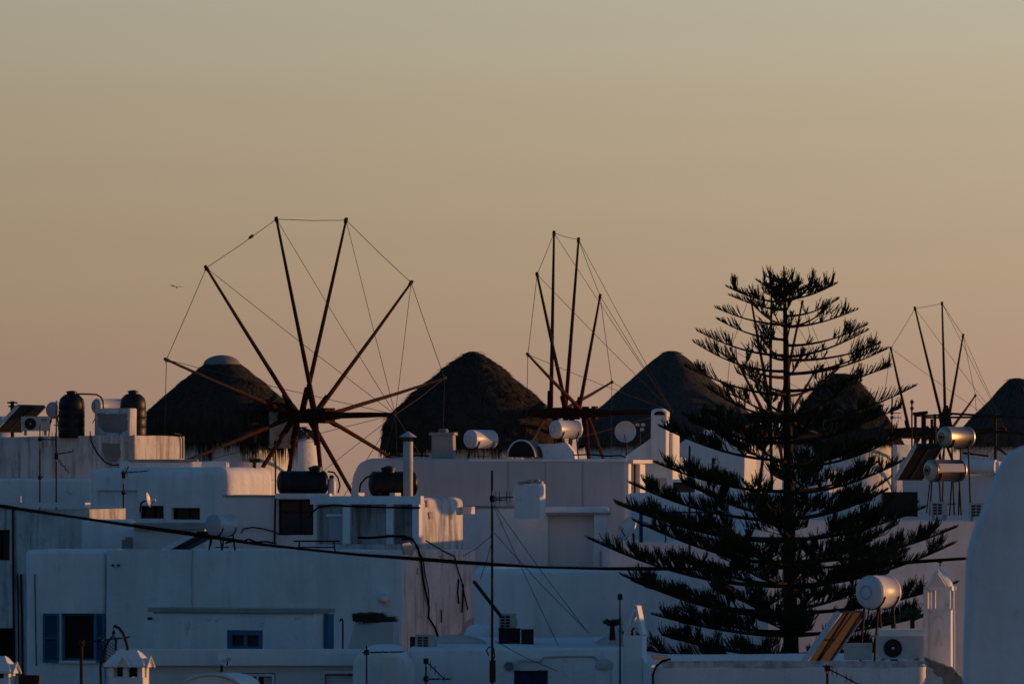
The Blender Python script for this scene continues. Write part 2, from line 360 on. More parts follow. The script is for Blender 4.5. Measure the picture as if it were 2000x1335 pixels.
mb = MB(); mb.tube(hD.fp(40, 1010, -.1), hD.fp(40, 968, -.1), .02); mb.build('vent_pipe', 'pale_metal', hD.e)
hD2 = House('plain blue shaded wall with a ledge beneath the sunlit end of the stained house', 160, 257, None, 1014, 145.5, 0, depth=2, m='plaster_clean', bev=.06)
hD3 = House('low grey roof room with a flat slab beside the dark solar panel', 257, 400, None, 1032, 143, 0, depth=3, m='plaster_warm', bev=.03)
mb = MB(); hD3.fbox(mb, 262, 404, 1020, 1033, -.25, .45); mb.build('roof_slab', 'concrete', hD3.e)
mb = MB(); mb.box(hD3.fp(249, 1062, .3), .26, .3, .22); mb.box(hD3.fp(252, 1053, .3), .18, .25, .12); mb.build('masonry_step', 'bare_render_shade', hD3.e)
hH = House('grey violet roof house with a dark glazed opening under the black cistern', 440, 641, None, 966, 147, 4, depth=2.2, m='plaster_warm', bev=.05, cuts=((543, 612, 975, 1044, .5),))
hH.window(543, 612, 975, 1044, rec=.35, frame='grey_wood', mull=(585,), trans=(1000,), fw=3.5)
mb = MB(); hH.fbox(mb, 436, 545, 966, 970, -.02, .06); mb.build('dark_coping', 'grime', hH.e)
mb = MB(); hH.fbox(mb, 538, 645, 963, 973, -.4, .55); mb.build('roof_slab', 'plaster_clean', hH.e)
mb = MB(); mb.path([hH.fp(x, y, .06) for x, y in ((538, 968), (537, 1010), (536, 1060))], .028); mb.build('drainpipe', 'rust', hH.e)
mb = MB(); mb.path([hH.fp(x, y, .05) for x, y in ((470, 1040), (476, 1032), (492, 1029), (510, 1031), (530, 1036), (545, 1042), (562, 1043))], .016); mb.build('cable', 'black_rubber', hH.e)

# ---- long house with the blue shutters and the porch storey above it
hF = House('long low house front with blue shuttered window and stained end wall', 205, 790, 932, 1068, 135, 28, m='plaster_clean', mr='plaster_stained', bev=.09, parapet=.18, amp=.026)
hFw = House('rounded house end with blue louvred shutters around a dark window', 50, 206, None, 1073, 139.0, 8, depth=3, m='plaster_clean', bev=.12, amp=.026, cuts=((119, 185, 1197, 1290, .35),))
f = hFw.window(119, 185, 1197, 1290, rec=.24, frame='blue_paint', pane='opening_shade', fw=5)
hFw.fpart('sill', 'plaster_warm', 117, 189, 1289, 1294, -.05, .14)
for x0, x1 in ((85, 116), (187, 205)):
    mb = MB()
    for r in ((x0, x0 + 4, 1197, 1292), (x1 - 4, x1, 1197, 1292), (x0 + 4, x1 - 4, 1197, 1202), (x0 + 4, x1 - 4, 1243, 1247), (x0 + 4, x1 - 4, 1287, 1292)): hFw.fbox(mb, *r, .03, .045)
    sh = mb.build('shutter', 'blue_paint', hFw.e, smooth=False); mb = MB(); y = 1203
    while y < 1286:
        if not 1240 < y < 1248:
            c, hx, hz = hFw.frect(x0 + 4, x1 - 4, y, y + 2.6); mb.obox(c - hFw.ey * .045, hx, (-hFw.ey * .02 + V(0, 0, -.012)), V(0, 0, .005) - hFw.ey * .002)
        y += 3.6
    tag(mb.build('slats', 'blue_paint', sh, smooth=False), None, None, kind='stuff')
    hFw.fpart('shutter_backing', 'navy_paint', x0 + 2, x1 - 2, 1199, 1290, .012, .012, sh)
mb = MB(); mb.path([hFw.fp(x, y, .04) for x, y in ((68, 1120), (69, 1200), (71, 1300))], .014); mb.build('cable', 'black_rubber', hFw.e)
for x in (220, 231): mb = MB(); mb.box(hF.fp(x, 1103, .03), .05, .07, .05); mb.build('hook', 'iron', hF.e)
mb = MB(); c = hF.fp(748, 1170, .05); mb.lathe([(.11, -.06), (.16, .0), (.14, .09), (.06, .14)], c, n=12); mb.box(c + V(0, -.05, -.1), .14, .2, .02); mb.build('wall_lamp', 'plaster_warm', hF.e)
mb = MB(); mb.path([hF.fp(x, y, .03) for x, y in ((376, 1072), (374, 1110), (375, 1186))], .01); mb.build('conduit', 'grey_paint', hF.e)
for pts, r in ((((786, 1052), (805, 1052), (816, 1068), (822, 1090), (826, 1130), (834, 1165), (838, 1185), (837, 1205), (850, 1225), (858, 1250)), .024),
               (((812, 1066), (826, 1090), (830, 1120), (837, 1150), (838, 1180)), .016),
               (((832, 1055), (860, 1072), (888, 1086), (892, 1105), (902, 1135), (908, 1165), (914, 1190)), .016),
               (((896, 1130), (894, 1155), (896, 1178)), .02), (((905, 1140), (904, 1170), (902, 1195)), .02), (((862, 1190), (862, 1215)), .016)):
    mb = MB(); mb.path([hF.rp(x, y, .04) for x, y in pts], r); mb.build('wall_cable', 'black_rubber', hF.e)
for pts in (((786, 1062), (800, 1058), (812, 1070), (806, 1085), (790, 1082)), ((815, 1108), (818, 1108), (818, 1122), (814, 1121)), ((905, 1215), (925, 1205), (930, 1240), (915, 1246), (900, 1240)), ((858, 1084), (868, 1082), (866, 1098), (861, 1096))):
    patch(hF, list(pts), 'grime', face='r')
hFb = House('blue white lean-to wall between the stained end wall and the tall mast', 905, 968, None, 1222, 121, 0, depth=2.5, m='plaster_clean', bev=.25)
hG = House('upper storey with a porch, square pillars and sunlit stained end wall', 612, 822, 908, 971, 139.5, 28, m='plaster_stained', bev=.16, amp=.03, zb=hF.zt - .6,
           cuts=((620, 668, 985, 1062, .25), (686, 757, 985, 1062, .55), (770, 806, 985, 1062, .55)))
hG.fpart('door', 'grey_paint', 637, 668, 1008, 1060, -.18, .04); hG.fpart('door_lintel', 'plaster_clean', 634, 671, 1003, 1008, -.2, .12)
mb = MB(); hG.fbox(mb, 608, 824, 968, 984, -.1, .16); mb.build('porch_beam', 'plaster_clean', hG.e)
for x0, x1 in ((672, 686), (757, 770), (808, 821)): hG.fpart('pillar', 'plaster_clean', x0, x1, 984, 1062, -.1, .17)
mb = MB(); mb.path([hG.fp(x, y, .1) for x, y in ((604, 1010), (612, 998), (622, 990), (650, 986), (690, 988), (740, 990), (820, 991))], .022); mb.build('cable_bundle', 'black_rubber', hG.e)
mb = MB(); mb.path([hG.fp(x, y, .12) for x, y in ((700, 1049), (720, 1050), (745, 1048), (758, 1046), (790, 1047), (806, 1052))], .03); mb.build('hose', 'black_rubber', hG.e)
mb = MB(); a = hG.rp(904, 996, .02); mb.box(a + V(.12, 0, 0), .3, .2, .18, -R(28)); mb.build('bracket_stub', 'plaster_warm', hG.e)
mb = MB(); mb.tube(a + V(.2, -.12, .02), a + V(.2, -.1, .02), .03); mb.build('bracket_hole', 'opening_shade', hG.e)
for pts in (((838, 1000), (845, 998), (846, 1012), (840, 1013)), ((834, 975), (836, 975), (836, 990), (834, 990)), ((880, 1006), (884, 1006), (884, 1014), (880, 1014))): patch(hG, list(pts), 'grime', face='r')
for x0, x1, lb in ((692, 707, 'longer pale brick on the porch roof edge, away from the flue pipe'), (766, 778, 'short pale brick on the porch roof edge next to the flue pipe')): mb = MB(); mb.box(P((x0 + x1) / 2, 966.5, 140.6), (x1 - x0) / ppm(140), .3, .12, -R(28)); tag(mb.build('brick', 'plaster_warm'), lb, 'brick', 'bricks on the porch roof')

# ---- centre
hM = House('long panelled white roof house with navy shuttered end wall', 684, 1222, 1257, 897, 165, 12, m='panel_shade', mr='plaster_clean', bev=.10, amp=.015, top=((684, 968), (688, 930), (700, 905), (722, 895), (900, 895), (1040, 897), (1222, 900)))
mb = MB(); hM.fbox(mb, 915, 1224, 895.5, 901, -.02, .05); mb.build('roof_edge', 'plaster_clean', hM.e)
for x in (992, 1065, 1138): hM.fpart('panel_joint', 'grey_paint', x - .6, x + .6, 902, 1000, -.01, .03)
for i, (x0, x1, m_, o) in enumerate(((1223, 1228, 'plaster_clean', .05), (1229, 1234, 'navy_paint', .04), (1235.5, 1239, 'navy_paint', .07), (1240.5, 1243, 'navy_paint', .04), (1245, 1255, 'plaster_clean', .06))):
    a, b = hM.rp(x0, 1060, 0), hM.rp(x1, 1060, 0); zt_ = hM.zt - .12; mb = MB()
    mb.obox(V((a.x + b.x) / 2, (a.y + b.y) / 2, (a.z + zt_) / 2) + hM.ex * o / 2, hM.ex * (o / 2 + .02), hM.ey * ((b - a).dot(hM.ey) / 2), V(0, 0, (zt_ - a.z) / 2))
    mb.build('shutter' if 'navy' in m_ else 'door_post', m_, hM.e, smooth=False)
mb = MB(); a, b = hM.rp(1222, 901), hM.rp(1260, 901); mb.obox((a + b) / 2 + hM.ex * .08, hM.ex * .14, (b - a) / 2, V(0, 0, .05)); mb.build('canopy', 'plaster_warm', hM.e)
hN = House('plain white house front with a slabbed niche, under the long panelled house', 900, 1190, None, 990, 152, 0, depth=5, m='plaster_clean', bev=.05, cuts=((1070, 1160, 1004, 1112, .25),))
hN.fpart('niche_panel', 'plaster_warm', 1070, 1160, 1004, 1112, -.22, .03); mb = MB(); hN.fbox(mb, 1058, 1193, 1000, 1004, -.05, .22); mb.build('niche_slab', 'concrete', hN.e)
hN.fpart('niche_pier', 'plaster_clean', 1160, 1186, 1004, 1112, -.02, .14); hN.fpart('niche_step', 'concrete', 1062, 1190, 1110, 1116, -.1, .3); hN.fpart('meter_box', 'grey_paint', 1171, 1185, 1076, 1112, .08, .12)
mb = MB(); hN.fbox(mb, 902, 1066, 987, 991, -.03, .07); mb.build('ledge', 'grime', hN.e)
hc = House('square white chimney with dark crumbling top against the panelled house', 1004, 1054, 1066, 944, 150.5, 22, m='plaster', bev=.03, zb=hN.zt - .3, name='chimney', cat='chimney')
mb = MB(); c = (hc.foot[0] + hc.foot[2]) / 2
for k in range(7): mb.box(V(c.x - .24 + k * .085, c.y - .06 + .06 * (k % 3), hc.zt + .02 + .05 * (k in (3, 4, 5))), .13, .3, .08, random.uniform(-.2, .2))
mb.build('broken_cap', 'grime', hc.e)
hO = House('wide plain blue shaded wall behind the stacked air conditioners', 925, 1500, None, 1114, 124, 0, depth=8, m='plaster_clean', bev=.06)
hP = House('broad white terrace house carrying the satellite dish and railing', 1188, 1500, None, 1055, 141, 0, depth=9, m='plaster_clean', bev=.06, parapet=.2)
hP2 = House('large plain white house wall behind the pine and the domed chimney tower', 1480, 1990, None, 1010, 137, 0, depth=10, m='plaster_clean', bev=.08, parapet=.2)
hP3 = House('blue shaded terrace wall behind the railing and the pine', 1236, 1800, None, 962, 155, 0, depth=6, m='plaster_clean', bev=.08)
hP4 = House('low roof with a sunlit slab edge behind the pine trunk', 1500, 1660, 1684, 984, 149, 40, m='plaster_warm', bev=.03)
for y in (1000, 1026):
    mb = MB(); mb.tube(hP3.fp(1256, y, 8), hP3.fp(1420, y, 8), .022); mb.build('rail', 'navy_paint', hP.e)
for x in (1252, 1300, 1360, 1420):
    mb = MB(); mb.tube(hP3.fp(x, 985, 8), hP3.fp(x, 1062, 8), .05 if x == 1252 else .018); mb.build('rail_post', 'navy_paint', hP.e)

# ---- back row, right
hW = House('white stepped gable house with a tall chimney stack beside the grey thatched mill', 1190, 1314, 1328, 842, 182, 20, m='plaster_clean', bev=.04, cuts=((1315, 1355, 940, 962, .2),),
           top=((1190, 908), (1206, 900), (1236, 880), (1262, 862), (1272, 855), (1272, 846), (1314, 843)))
hWc = House('tall white chimney stack with an arched flue hole and sunlit side', 1271, 1301, 1308, 797, 181.7, 20, m='plaster_clean', bev=.035, zb=hW.zt - 1.0, name='chimney_stack', cat='chimney', top=((1271, 803), (1274, 799), (1282, 797), (1292, 798), (1301, 804)))
arch = [hWc.fp(1277, 810, .02)] + [hWc.fp(1287.5 - 10.5 * math.cos(math.pi * k / 8), 810 - 7.5 * math.sin(math.pi * k / 8), .02) for k in range(9)] + [hWc.fp(1298, 810, .02)]
mb = MB(); mb.prism(arch, hWc.ey * .05); mb.build('flue_hole', 'opening_shade', hWc.e, smooth=False)
hWd = House('small round topped sunlit buttress at the foot of the stepped gable', 1318, 1322, 1342, 893, 183, 62, m='plaster', bev=.18, name='buttress', cat='wall')
hW2 = House('low white wall with a dark shuttered window below the stepped gable', 1240, 1370, None, 935, 176, 0, depth=3, m='plaster', bev=.06, cuts=((1315, 1357, 941, 964, .2),))
hW2.window(1315, 1357, 941, 964, rec=.12, frame='dark_grille', mull=(1336,), fw=2); hW2.fpart('vent_panel', 'plaster_grey', 1275, 1298, 918, 929, -6.0, .05) if False else None
hX = House('white shallow gabled house with sunlit end wall under the grey thatched mill', 1326, 1454, 1478, 866, 205, 25, m='plaster_clean', bev=.05, top=((1326, 866), (1345, 853), (1376, 839), (1400, 846), (1430, 857), (1454, 866)))
hY = House('small white roof block with sunlit side behind the pine', 1588, 1616, 1650, 918, 190, 45, m='plaster', bev=.1)
hY2 = House('white house end with rust streaked sunlit plaster below the dark mill cap', 1742, 1750, 1780, 868, 215, 55, m='plaster', bev=.05)
patch(hY2, [(1756, 873), (1766, 872), (1764, 884), (1770, 896), (1764, 908), (1758, 906), (1763, 895), (1756, 885)], 'rust', face='r')
hP6 = House('white roof house with a thick barrel parapet beside the brown solar tank', 1762, 1945, 1951, 926, 153, 20, m='plaster_warm', bev=.06)
mb = MB(); a, b = hP6.fp(1758, 911, .1), hP6.fp(1946, 911, .1); mb.path([a, a * .98 + b * .02, b * .995 + a * .005, b], [.10, .19, .19, .12], 16); mb.build('barrel_coping', 'plaster_clean', hP6.e)
mb = MB(); pts = [hP6.fp(x, y, .12) for x, y in ((1944, 900), (1951, 902), (1951, 930), (1948, 950), (1945, 930))]; mb.prism(pts, hP6.ey * .5); mb.build('end_buttress', 'plaster', hP6.e)
h0 = House('tiny sunlit house under the double armed utility pole', -30, 3, 22, 812, 230, 55, m='plaster_warm', bev=.04)

# ---- front row
hI = House('low white room with an overhanging slab and a blue two pane window', 297, 614, 646, 1196, 119, 25, m='plaster', bev=.04, cuts=((443, 513, 1230, 1268, .25),))
mb = MB(); c = (hI.foot[0] + hI.foot[2]) / 2; mb.obox(V(c.x, c.y, hI.zt + .035), hI.ex * (hI.L1 / 2 + .06), hI.ey * (hI.L2 / 2 + .08), V(0, 0, .045)); mb.build('roof_slab', 'concrete', hI.e)
hI.window(443, 513, 1230, 1270, rec=.12, frame='blue_paint', pane='glass', mull=(478,), fw=9)
a, b = hI.rp(641, 1268, .05), hI.rp(648, 1268, .05); mb = MB(); mb.obox(V(a.x + .03, a.y, (a.z + hI.zt) / 2 - .03), hI.ex * .03, hI.ey * .14, V(0, 0, (hI.zt - a.z) / 2)); mb.build('shutter', 'blue_paint', hI.e, smooth=False)
mb = MB(); mb.tube(hI.fp(296, 1207, .02), hI.fp(290, 1207, .15), .03); mb.build('spout', 'iron', hI.e)
hJ = House('low terrace house with thick white parapet, small windows and roller shutter', 235, 742, None, 1296, 108.6, 0, depth=7, m='plaster_warm', bev=.05, cuts=((468, 538, 1313, 1400, .2), (634, 692, 1310, 1400, .2)))
mb = MB(); hJ.fbox(mb, 232, 745, 1267, 1298, -.3, .5); pb = mb.build('parapet', 'plaster_clean', hJ.e)
hJ.window(470, 536, 1315, 1400, rec=.12, frame='plaster_clean', pane='opening_shade', mull=(503,), fw=5)
for x0, x1 in ((472, 496), (510, 534)): hJ.fpart('blind', 'grey_paint', x0 + 5, x1 - 3, 1322, 1400, -.095, .01)
mb = MB()
for k in range(16): hJ.fbox(mb, 637, 690, 1320 + k * 5, 1324 + k * 5, -.16, .05)
tag(mb.build('roller_slats', 'plaster_clean', hJ.e, smooth=False), None, None, kind='stuff'); hJ.fpart('lintel', 'plaster_clean', 632, 694, 1309, 1314, -.05, .1)
hJ.fpart('shutter_box', 'dark_grille', 679, 691, 1314, 1317, -.04, .08)
hJ2 = House('rounded white stair bulkhead at the end of the terrace parapet', 690, 806, None, 1266, 106.5, 0, depth=4, m='plaster_clean', bev=.3, amp=.03,
            top=((690, 1290), (700, 1276), (722, 1267), (750, 1266), (772, 1268), (790, 1282), (800, 1302), (806, 1335)))
hJ3 = House('narrow grey recessed panel wall beside the stair bulkhead', 746, 776, None, 1280, 105.6, 0, depth=.5, m='plaster_warm', bev=.03, name='panel_wall', cat='wall')
hK = House('tapered white chimney block topped with a pile of dry brushwood', 686, 768, 781, 1214, 113, 25, m='plaster_grey', mr='plaster_warm', bev=.06, zb=6.6, name='chimney_block', cat='chimney', top=((680, 1262), (690, 1216), (768, 1214)))  # greyer front and lighter right face put the side light into the materials
mb = MB(); c = (hK.foot[0] + hK.foot[2]) / 2
for k in range(420):
    x = random.uniform(-.30, .30); q = V(c.x + x, c.y + random.uniform(-.15, .15), hK.zt + random.random() * (.17 if x < .1 else .10)); a = random.gauss(0, .35)
    mb.spike(q - V(.18 * math.cos(a), .1 * random.uniform(-1, 1), .05 * a), q + V(.2 * math.cos(a), .1 * random.uniform(-1, 1), .08 * a), .012)
tag(mb.build('brushwood', 'dry_brush', hK.e, smooth=False), None, None, kind='stuff')
hQ = House('low white front house with navy double door and small awning', 800, 1222, None, 1263, 110, 0, depth=8, m='plaster', bev=.08, amp=.035, cuts=((1004, 1070, 1308, 1420, .2),))
for x0, x1 in ((1004, 1036.5), (1037.5, 1070)): hQ.fpart('door', 'navy_paint', x0, x1, 1308, 1420, -.16, .06)
mb = MB(); hQ.fbox(mb, 1016, 1050, 1287, 1308, -.05, .3); hQ.fbox(mb, 1013, 1054, 1285, 1289, -.05, .36); mb.build('awning', 'plaster_warm', hQ.e)
mb = MB(); c = hQ.fp(994, 1300, .03); mb.lathe([(.09, -.03), (.09, .03)], c, V(0, -1, 0), 16); mb.build('oval_plaque', 'bare_render_shade', hQ.e)
mb = MB(); mb.path([hQ.fp(x, y, .03) for x, y in ((1055, 1292), (1062, 1283), (1100, 1281), (1160, 1281), (1170, 1290))], .014); mb.build('conduit', 'grey_paint', hQ.e)
hQr = House('rough plaster hump on the low front house beside the gabled chimney', 1160, 1222, None, 1236, 112, 0, depth=2, m='plaster_grey', bev=.3, amp=.05, name='plaster_mound', cat='wall', top=((1150, 1262), (1172, 1256), (1190, 1240), (1222, 1234)))
hQl = House('rough rubble footing along the stained end wall', 845, 950, None, 1250, 112, 0, depth=2, m='plaster_grey', bev=.1, amp=.05, name='rubble_footing', cat='wall', top=((800, 1262), (848, 1250), (880, 1242), (920, 1246), (950, 1256)))
hS = House('long front roof wall with mould stained top below the pine', 1272, 1812, None, 1284, 95, 0, depth=9, m='plaster', bev=.17, parapet=.35, amp=.03)
hS2 = House('sloping white shoulder at the end of the mould stained roof wall', 1806, 1884, None, 1288, 95.4, 0, depth=6, m='plaster_clean', bev=.04, top=((1806, 1288), (1836, 1300), (1860, 1314), (1874, 1330), (1886, 1370)))
mb = MB(); rows = 9; npt = 14
for i in range(rows):
    for k in range(npt):
        t = k / (npt - 1); x = 1806 + 74 * t + (6 * t if i else 0); y = 1284 + 26 * t + 55 * max(0, t - .78) * 4 * .4
        mb.v.append(hS2.fp(x, y + i * 3.2 * (.4 + t * 2.2), .10 - .015 * i + .03 * math.sin(k * 2.1 + i * .9) + .02 * noise.noise(V(k * .7, i * .8, 0))))
for i in range(rows - 1):
    for k in range(npt - 1): mb.f.append((i * npt + k, i * npt + k + 1, (i + 1) * npt + k + 1, (i + 1) * npt + k))
tarp = mb.build('tarpaulin', 'cloth', smooth=True); md = tarp.modifiers.new('thick', 'SOLIDIFY'); md.thickness = .03
tag(tarp, 'crumpled beige tarpaulin draped over the sloping roof shoulder', 'tarpaulin')
patch(hS, [(1290, 1291), (1420, 1289), (1600, 1290), (1800, 1289), (1806, 1300), (1700, 1306), (1600, 1302), (1500, 1305), (1400, 1303), (1300, 1308)], 'mould', off=-.003, name='mould_band')
mb = MB(); pts = [hS.fp(x, y, .05) for x, y in ((1275, 1350), (1275, 1316), (1282, 1300), (1294, 1290), (1310, 1286))]; mb.path(pts, .02); mb.build('cable', 'black_rubber', hS.e)
mb = MB(); mb.box(hS.fp(1288, 1281, -.5), .28, .3, .05); mb.box(hS.fp(1288, 1285, -.5), .2, .25, .06); mb.build('loose_slab', 'concrete', hS.e)
hV = House('pale violet plaster wall with a smoothly curved shoulder', 1888, 2100, None, 868, 44, 0, depth=.4, m='plaster_clean', bev=.05, amp=.01, zb=-.3, name='shoulder_wall', cat='wall',
           top=((1888, 1335), (1892, 1180), (1894, 1110), (1900, 1065), (1910, 1030), (1924, 1000), (1940, 965), (1952, 925), (1964, 898), (1980, 882), (2010, 868), (2100, 862)))
# unseen houses added out of frame on the right to block sun and low sky glow
hT1 = House('tall unseen white house added to block low light beyond the curved shoulder wall', 2140, 2700, None, 703, 118, 0, depth=14, m='plaster_clean', bev=.1)
hT2 = House('lower unseen white house added to shade the gabled chimney', 2080, 2600, None, 1150, 102, 0, depth=14, m='plaster_clean', bev=.1)
hT3 = House('unseen white house added as a shade caster behind the tall one', 2150, 2800, None, 930, 150, 0, depth=14, m='plaster_clean', bev=.1)
# ------------------------------------------------------------------ windmills
def straw(mb, c, prof, n, ln, rad, shag, droop=0):
    """straw bundles lying down a thatch profile [(r, z)] about centre c"""
    seg = []; tot = 0
    for i in range(len(prof) - 1):
        (r0, z0), (r1, z1) = prof[i], prof[i + 1]; L = math.hypot(r1 - r0, z1 - z0); wgt = L * (r0 + r1); seg.append((wgt, i)); tot += wgt
    for _ in range(n):
        q = random.random() * tot
        for wgt, i in seg:
            if q < wgt: break
            q -= wgt
        (r0, z0), (r1, z1) = prof[i], prof[i + 1]; t = random.random(); r, z = r0 + (r1 - r0) * t, z0 + (z1 - z0) * t
        a = random.uniform(0, 2 * math.pi); d = V(math.cos(a), math.sin(a), 0); tn = V(-math.sin(a), math.cos(a), 0)
        L = math.hypot(r1 - r0, z1 - z0); dn = (d * (r1 - r0) + V(0, 0, z1 - z0)) / L; out = (d * (z0 - z1) + V(0, 0, r1 - r0)) / L
        p = c + d * r + V(0, 0, z) + out * random.uniform(-.01, shag * .5)
        l_ = ln * random.uniform(.6, 1.5); e = p + dn * l_ + out * random.uniform(-.04, shag) + tn * random.uniform(-.12, .12) * l_
        mb.spike(p - out * .03, e, rad * random.uniform(.7, 1.5))
def mill(label, cx, D, prof_px, m='thatch', shag=.10, strands=2600, fringe=.45, ribs=0, tower='plaster', cap=None, tiers=0, seed=1):
    random.seed(seed); k = 1 / ppm(D); c = P(cx, YH, D); cz = V(c.x, c.y, 0); base = V(c.x, c.y, gz(D) - .3)
    e = thing('windmill', label, 'windmill', base, 'thatched windmills on the ridge')
    prof = [(r * k, ZC + (YH - y) * k) for r, y in prof_px]
    re, ze = prof[-1]
    mb = MB(); mb.lathe([(re * 1.02, base.z), (re * .95, (base.z + ze) / 2), (re * .87, ze + .3), (re * .5, ze + .5)], cz, n=48, jit=.05); mb.build('tower', tower, e)
    # roof body, finely ringed and uneven
    fine = [prof[0]]
    for i in range(len(prof) - 1):
        for t in range(1, 7): fine.append((prof[i][0] + (prof[i + 1][0] - prof[i][0]) * t / 6, prof[i][1] + (prof[i + 1][1] - prof[i][1]) * t / 6))
    mb = MB(); n = 120; o = 0
    for j, (r, z) in enumerate(fine):
        for q in range(n):
            a = 2 * math.pi * q / n; d = V(math.cos(a), math.sin(a), 0); p = cz + d * r + V(0, 0, z)
            dr = noise.noise(p * .9 + V(seed, 0, 0)) * .35 * shag + noise.noise(p * 2.6) * shag * .8 + noise.noise(p * 6) * shag * .4
            if tiers: dr += shag * .6 * ((z * tiers) % 1.0)
            if ribs: dr += .05 * math.cos(a * ribs) * min(1, r)
            dr *= min(1, r / .6); mb.v.append(p + d * dr)
    m_ = len(fine)
    for j in range(m_ - 1):
        for q in range(n): q2 = (q + 1) % n; mb.f.append((j * n + q, j * n + q2, (j + 1) * n + q2, (j + 1) * n + q))
    mb.f.append(tuple(range(n))); mb.f.append(tuple((m_ - 1) * n + q for q in range(n))[::-1])
    rf = mb.build('thatched_roof', m, e, ang=60)
    mb = MB(); straw(mb, cz, prof, strands, .42, .013, shag)
    for _ in range(900):                   # ragged eaves
        a = random.uniform(0, 2 * math.pi); d = V(math.cos(a), math.sin(a), 0); rr = re * random.uniform(.9, 1.0)
        ln = fringe * random.uniform(.6, 1.0) * (.10 + 1.9 * max(0, noise.noise(d * 6.5 + V(seed, 1, 2)) + .30))
        p = cz + d * rr + V(0, 0, ze + random.uniform(0, .25)); mb.spike(p, p + V(d.x * .03, d.y * .03, -ln - .15) + V(random.gauss(0, .03), random.gauss(0, .03), 0), .022)
    tag(mb.build('straw', m, rf, smooth=False), None, None, kind='stuff')
    if cap:
        mb = MB(); r0 = cap[0] * k; hgt = cap[1] * k; z0 = ZC + (YH - cap[2]) * k
        mb.lathe([(r0 * 1.04, z0 - .12), (r0 * 1.02, z0)] + [(r0 * math.cos(t * math.pi / 16), z0 + hgt * math.sin(t * math.pi / 16)) for t in range(1, 9)], cz, n=32, jit=.03); mb.build('roof_cap', 'bare_render_shade', e)  # white crown coloured dark to imitate the shade on it
    return e, c
def wheel(e, C, D, Rpx, kpx, tips, roots, bow, axle_l, thick=.075, colr='grey_wood', sleeve=.9, rope=.013, axle_y=None, axle_r=.2, a0=0, ropes=True):
    """latticed sail wheel without cloth: tips {angle: (px, py)}, roots {angle: px along the axle}; its face turned right and towards the viewer"""
    k = 1 / ppm(D); cb = kpx / Rpx; sb = math.sqrt(1 - cb * cb); Rm = Rpx * k
    u = V(cb, sb, 0); n = V(sb, -cb, 0); ay = axle_y if axle_y else C[1]; H = P(C[0], ay, D)
    def on_axle(px):                       # point of the axle under a pixel column
        q = (px - 1000) / F; t = (q * H.y - H.x) / (n.x - q * n.y); return H + n * t
    def tip(a):
        dpt = D + Rm * math.sin(R(a)) * sb
        if a in tips: return P(*tips[a], dpt)
        x = C[0] + kpx * math.sin(R(a + a0)); y = C[1] - Rpx * math.cos(R(a + a0)); return P(x, y, dpt)
    A, B = on_axle(axle_l), on_axle(bow[0] - .62 * (bow[0] - C[0]))
    mb = MB(); mb.path([A, A + (B - A) * .3, A + (B - A) * .6, B], [axle_r * .7, axle_r * 1.0, axle_r * 1.0, axle_r * .6], 10)
    for t in (.45, .58, .70, .82): q = A + (B - A) * t; mb.obox(q, n * .09, u * axle_r * random.uniform(1.0, 1.3), V(0, 0, axle_r * random.uniform(1.0, 1.35)))
    ax = mb.build('axle', 'red_wood', e)
    E = on_axle(bow[0]); E.z = P(bow[0], bow[1], E.y).z
    mb = MB(); mb.path([B - n * .3, (B + E) / 2, E], [axle_r * .52, axle_r * .46, axle_r * .3], 10); mb.build('bowsprit', 'red_wood', e)
    ang = sorted(roots)
    T = {}
    for a in ang:
        rt = on_axle(roots[a]); tp = tip(a); T[a] = tp; d = (tp - rt).normalized()
        mb = MB(); ln = (tp - rt).length; mid = rt + d * ln * .62 + V(0, 0, -.02); mb.path([rt + d * ln * .30, mid, tp], [thick * 1.1, thick * .92, thick * .62], 8); sp = mb.build('spoke', colr, e)
        mb = MB(); mb.path([rt - d * .1, rt + d * ln * .15, rt + d * ln * .33], [thick * 1.25, thick * 1.2, thick * 1.13], 8); mb.build('spoke_foot', 'red_wood', sp)
        mb = MB(); side = d.cross(n).normalized(); mb.bar(rt - d * .05 - n * thick * 1.3, rt + d * sleeve - n * thick * 1.3, thick * 1.7, thick * 1.7, n); mb.build('sleeve', 'red_wood', sp, smooth=False)
        mb = MB(); mb.path([tp - d * .12, tp - d * .02, tp + d * .09], [thick * .95, thick * 1.0, thick * .9], 8); mb.tube(tp - side * .12, tp + side * .05, .02); mb.build('spoke_tip', 'iron', sp)
    if ropes:
        for i, a in enumerate(ang):
            b = ang[(i + 1) % len(ang)]; p, q = T[a], T[b]
            if (b - a) % 360 > 40: continue
            mb = MB(); mb.path([p, (p + q) / 2 - V(0, 0, .03), q], rope, 5); mb.build('rim_rope', 'rope', e)
        for a in ang:
            p = T[a]; mb = MB(); mb.path([p, (p + E) / 2 - V(0, 0, .05), E], rope * .85, 5); mb.build('stay_rope', 'rope', e)
    return T, H, E, n, u
e1, c1 = mill('windmill with smooth thatched cone, white crown and the widest bare sail wheel', 434, 212,
              [(31, 707), (36, 711), (56, 727), (80, 745), (106, 768), (144, 801), (150, 830), (147, 866)], shag=.05, fringe=.75, cap=(36, 18, 711), seed=3)
T, H1, E1, n1, u1 = wheel(e1, (594.6, 827), 209, 411, 281, {-75: (325, 702), -45: (403, 523), -15: (540, 428), 15: (676, 430), 45: (803, 552), 75: (868, 738)},
      {-75: 577, -45: 583, -15: 617, 15: 590, 45: 614, 75: 636, 105: 628, 135: 602, 165: 616, 195: 584, 225: 578, 255: 576}, (772, 809), 548, thick=.070, axle_y=812, axle_r=.235, a0=2.5, sleeve=1.1)
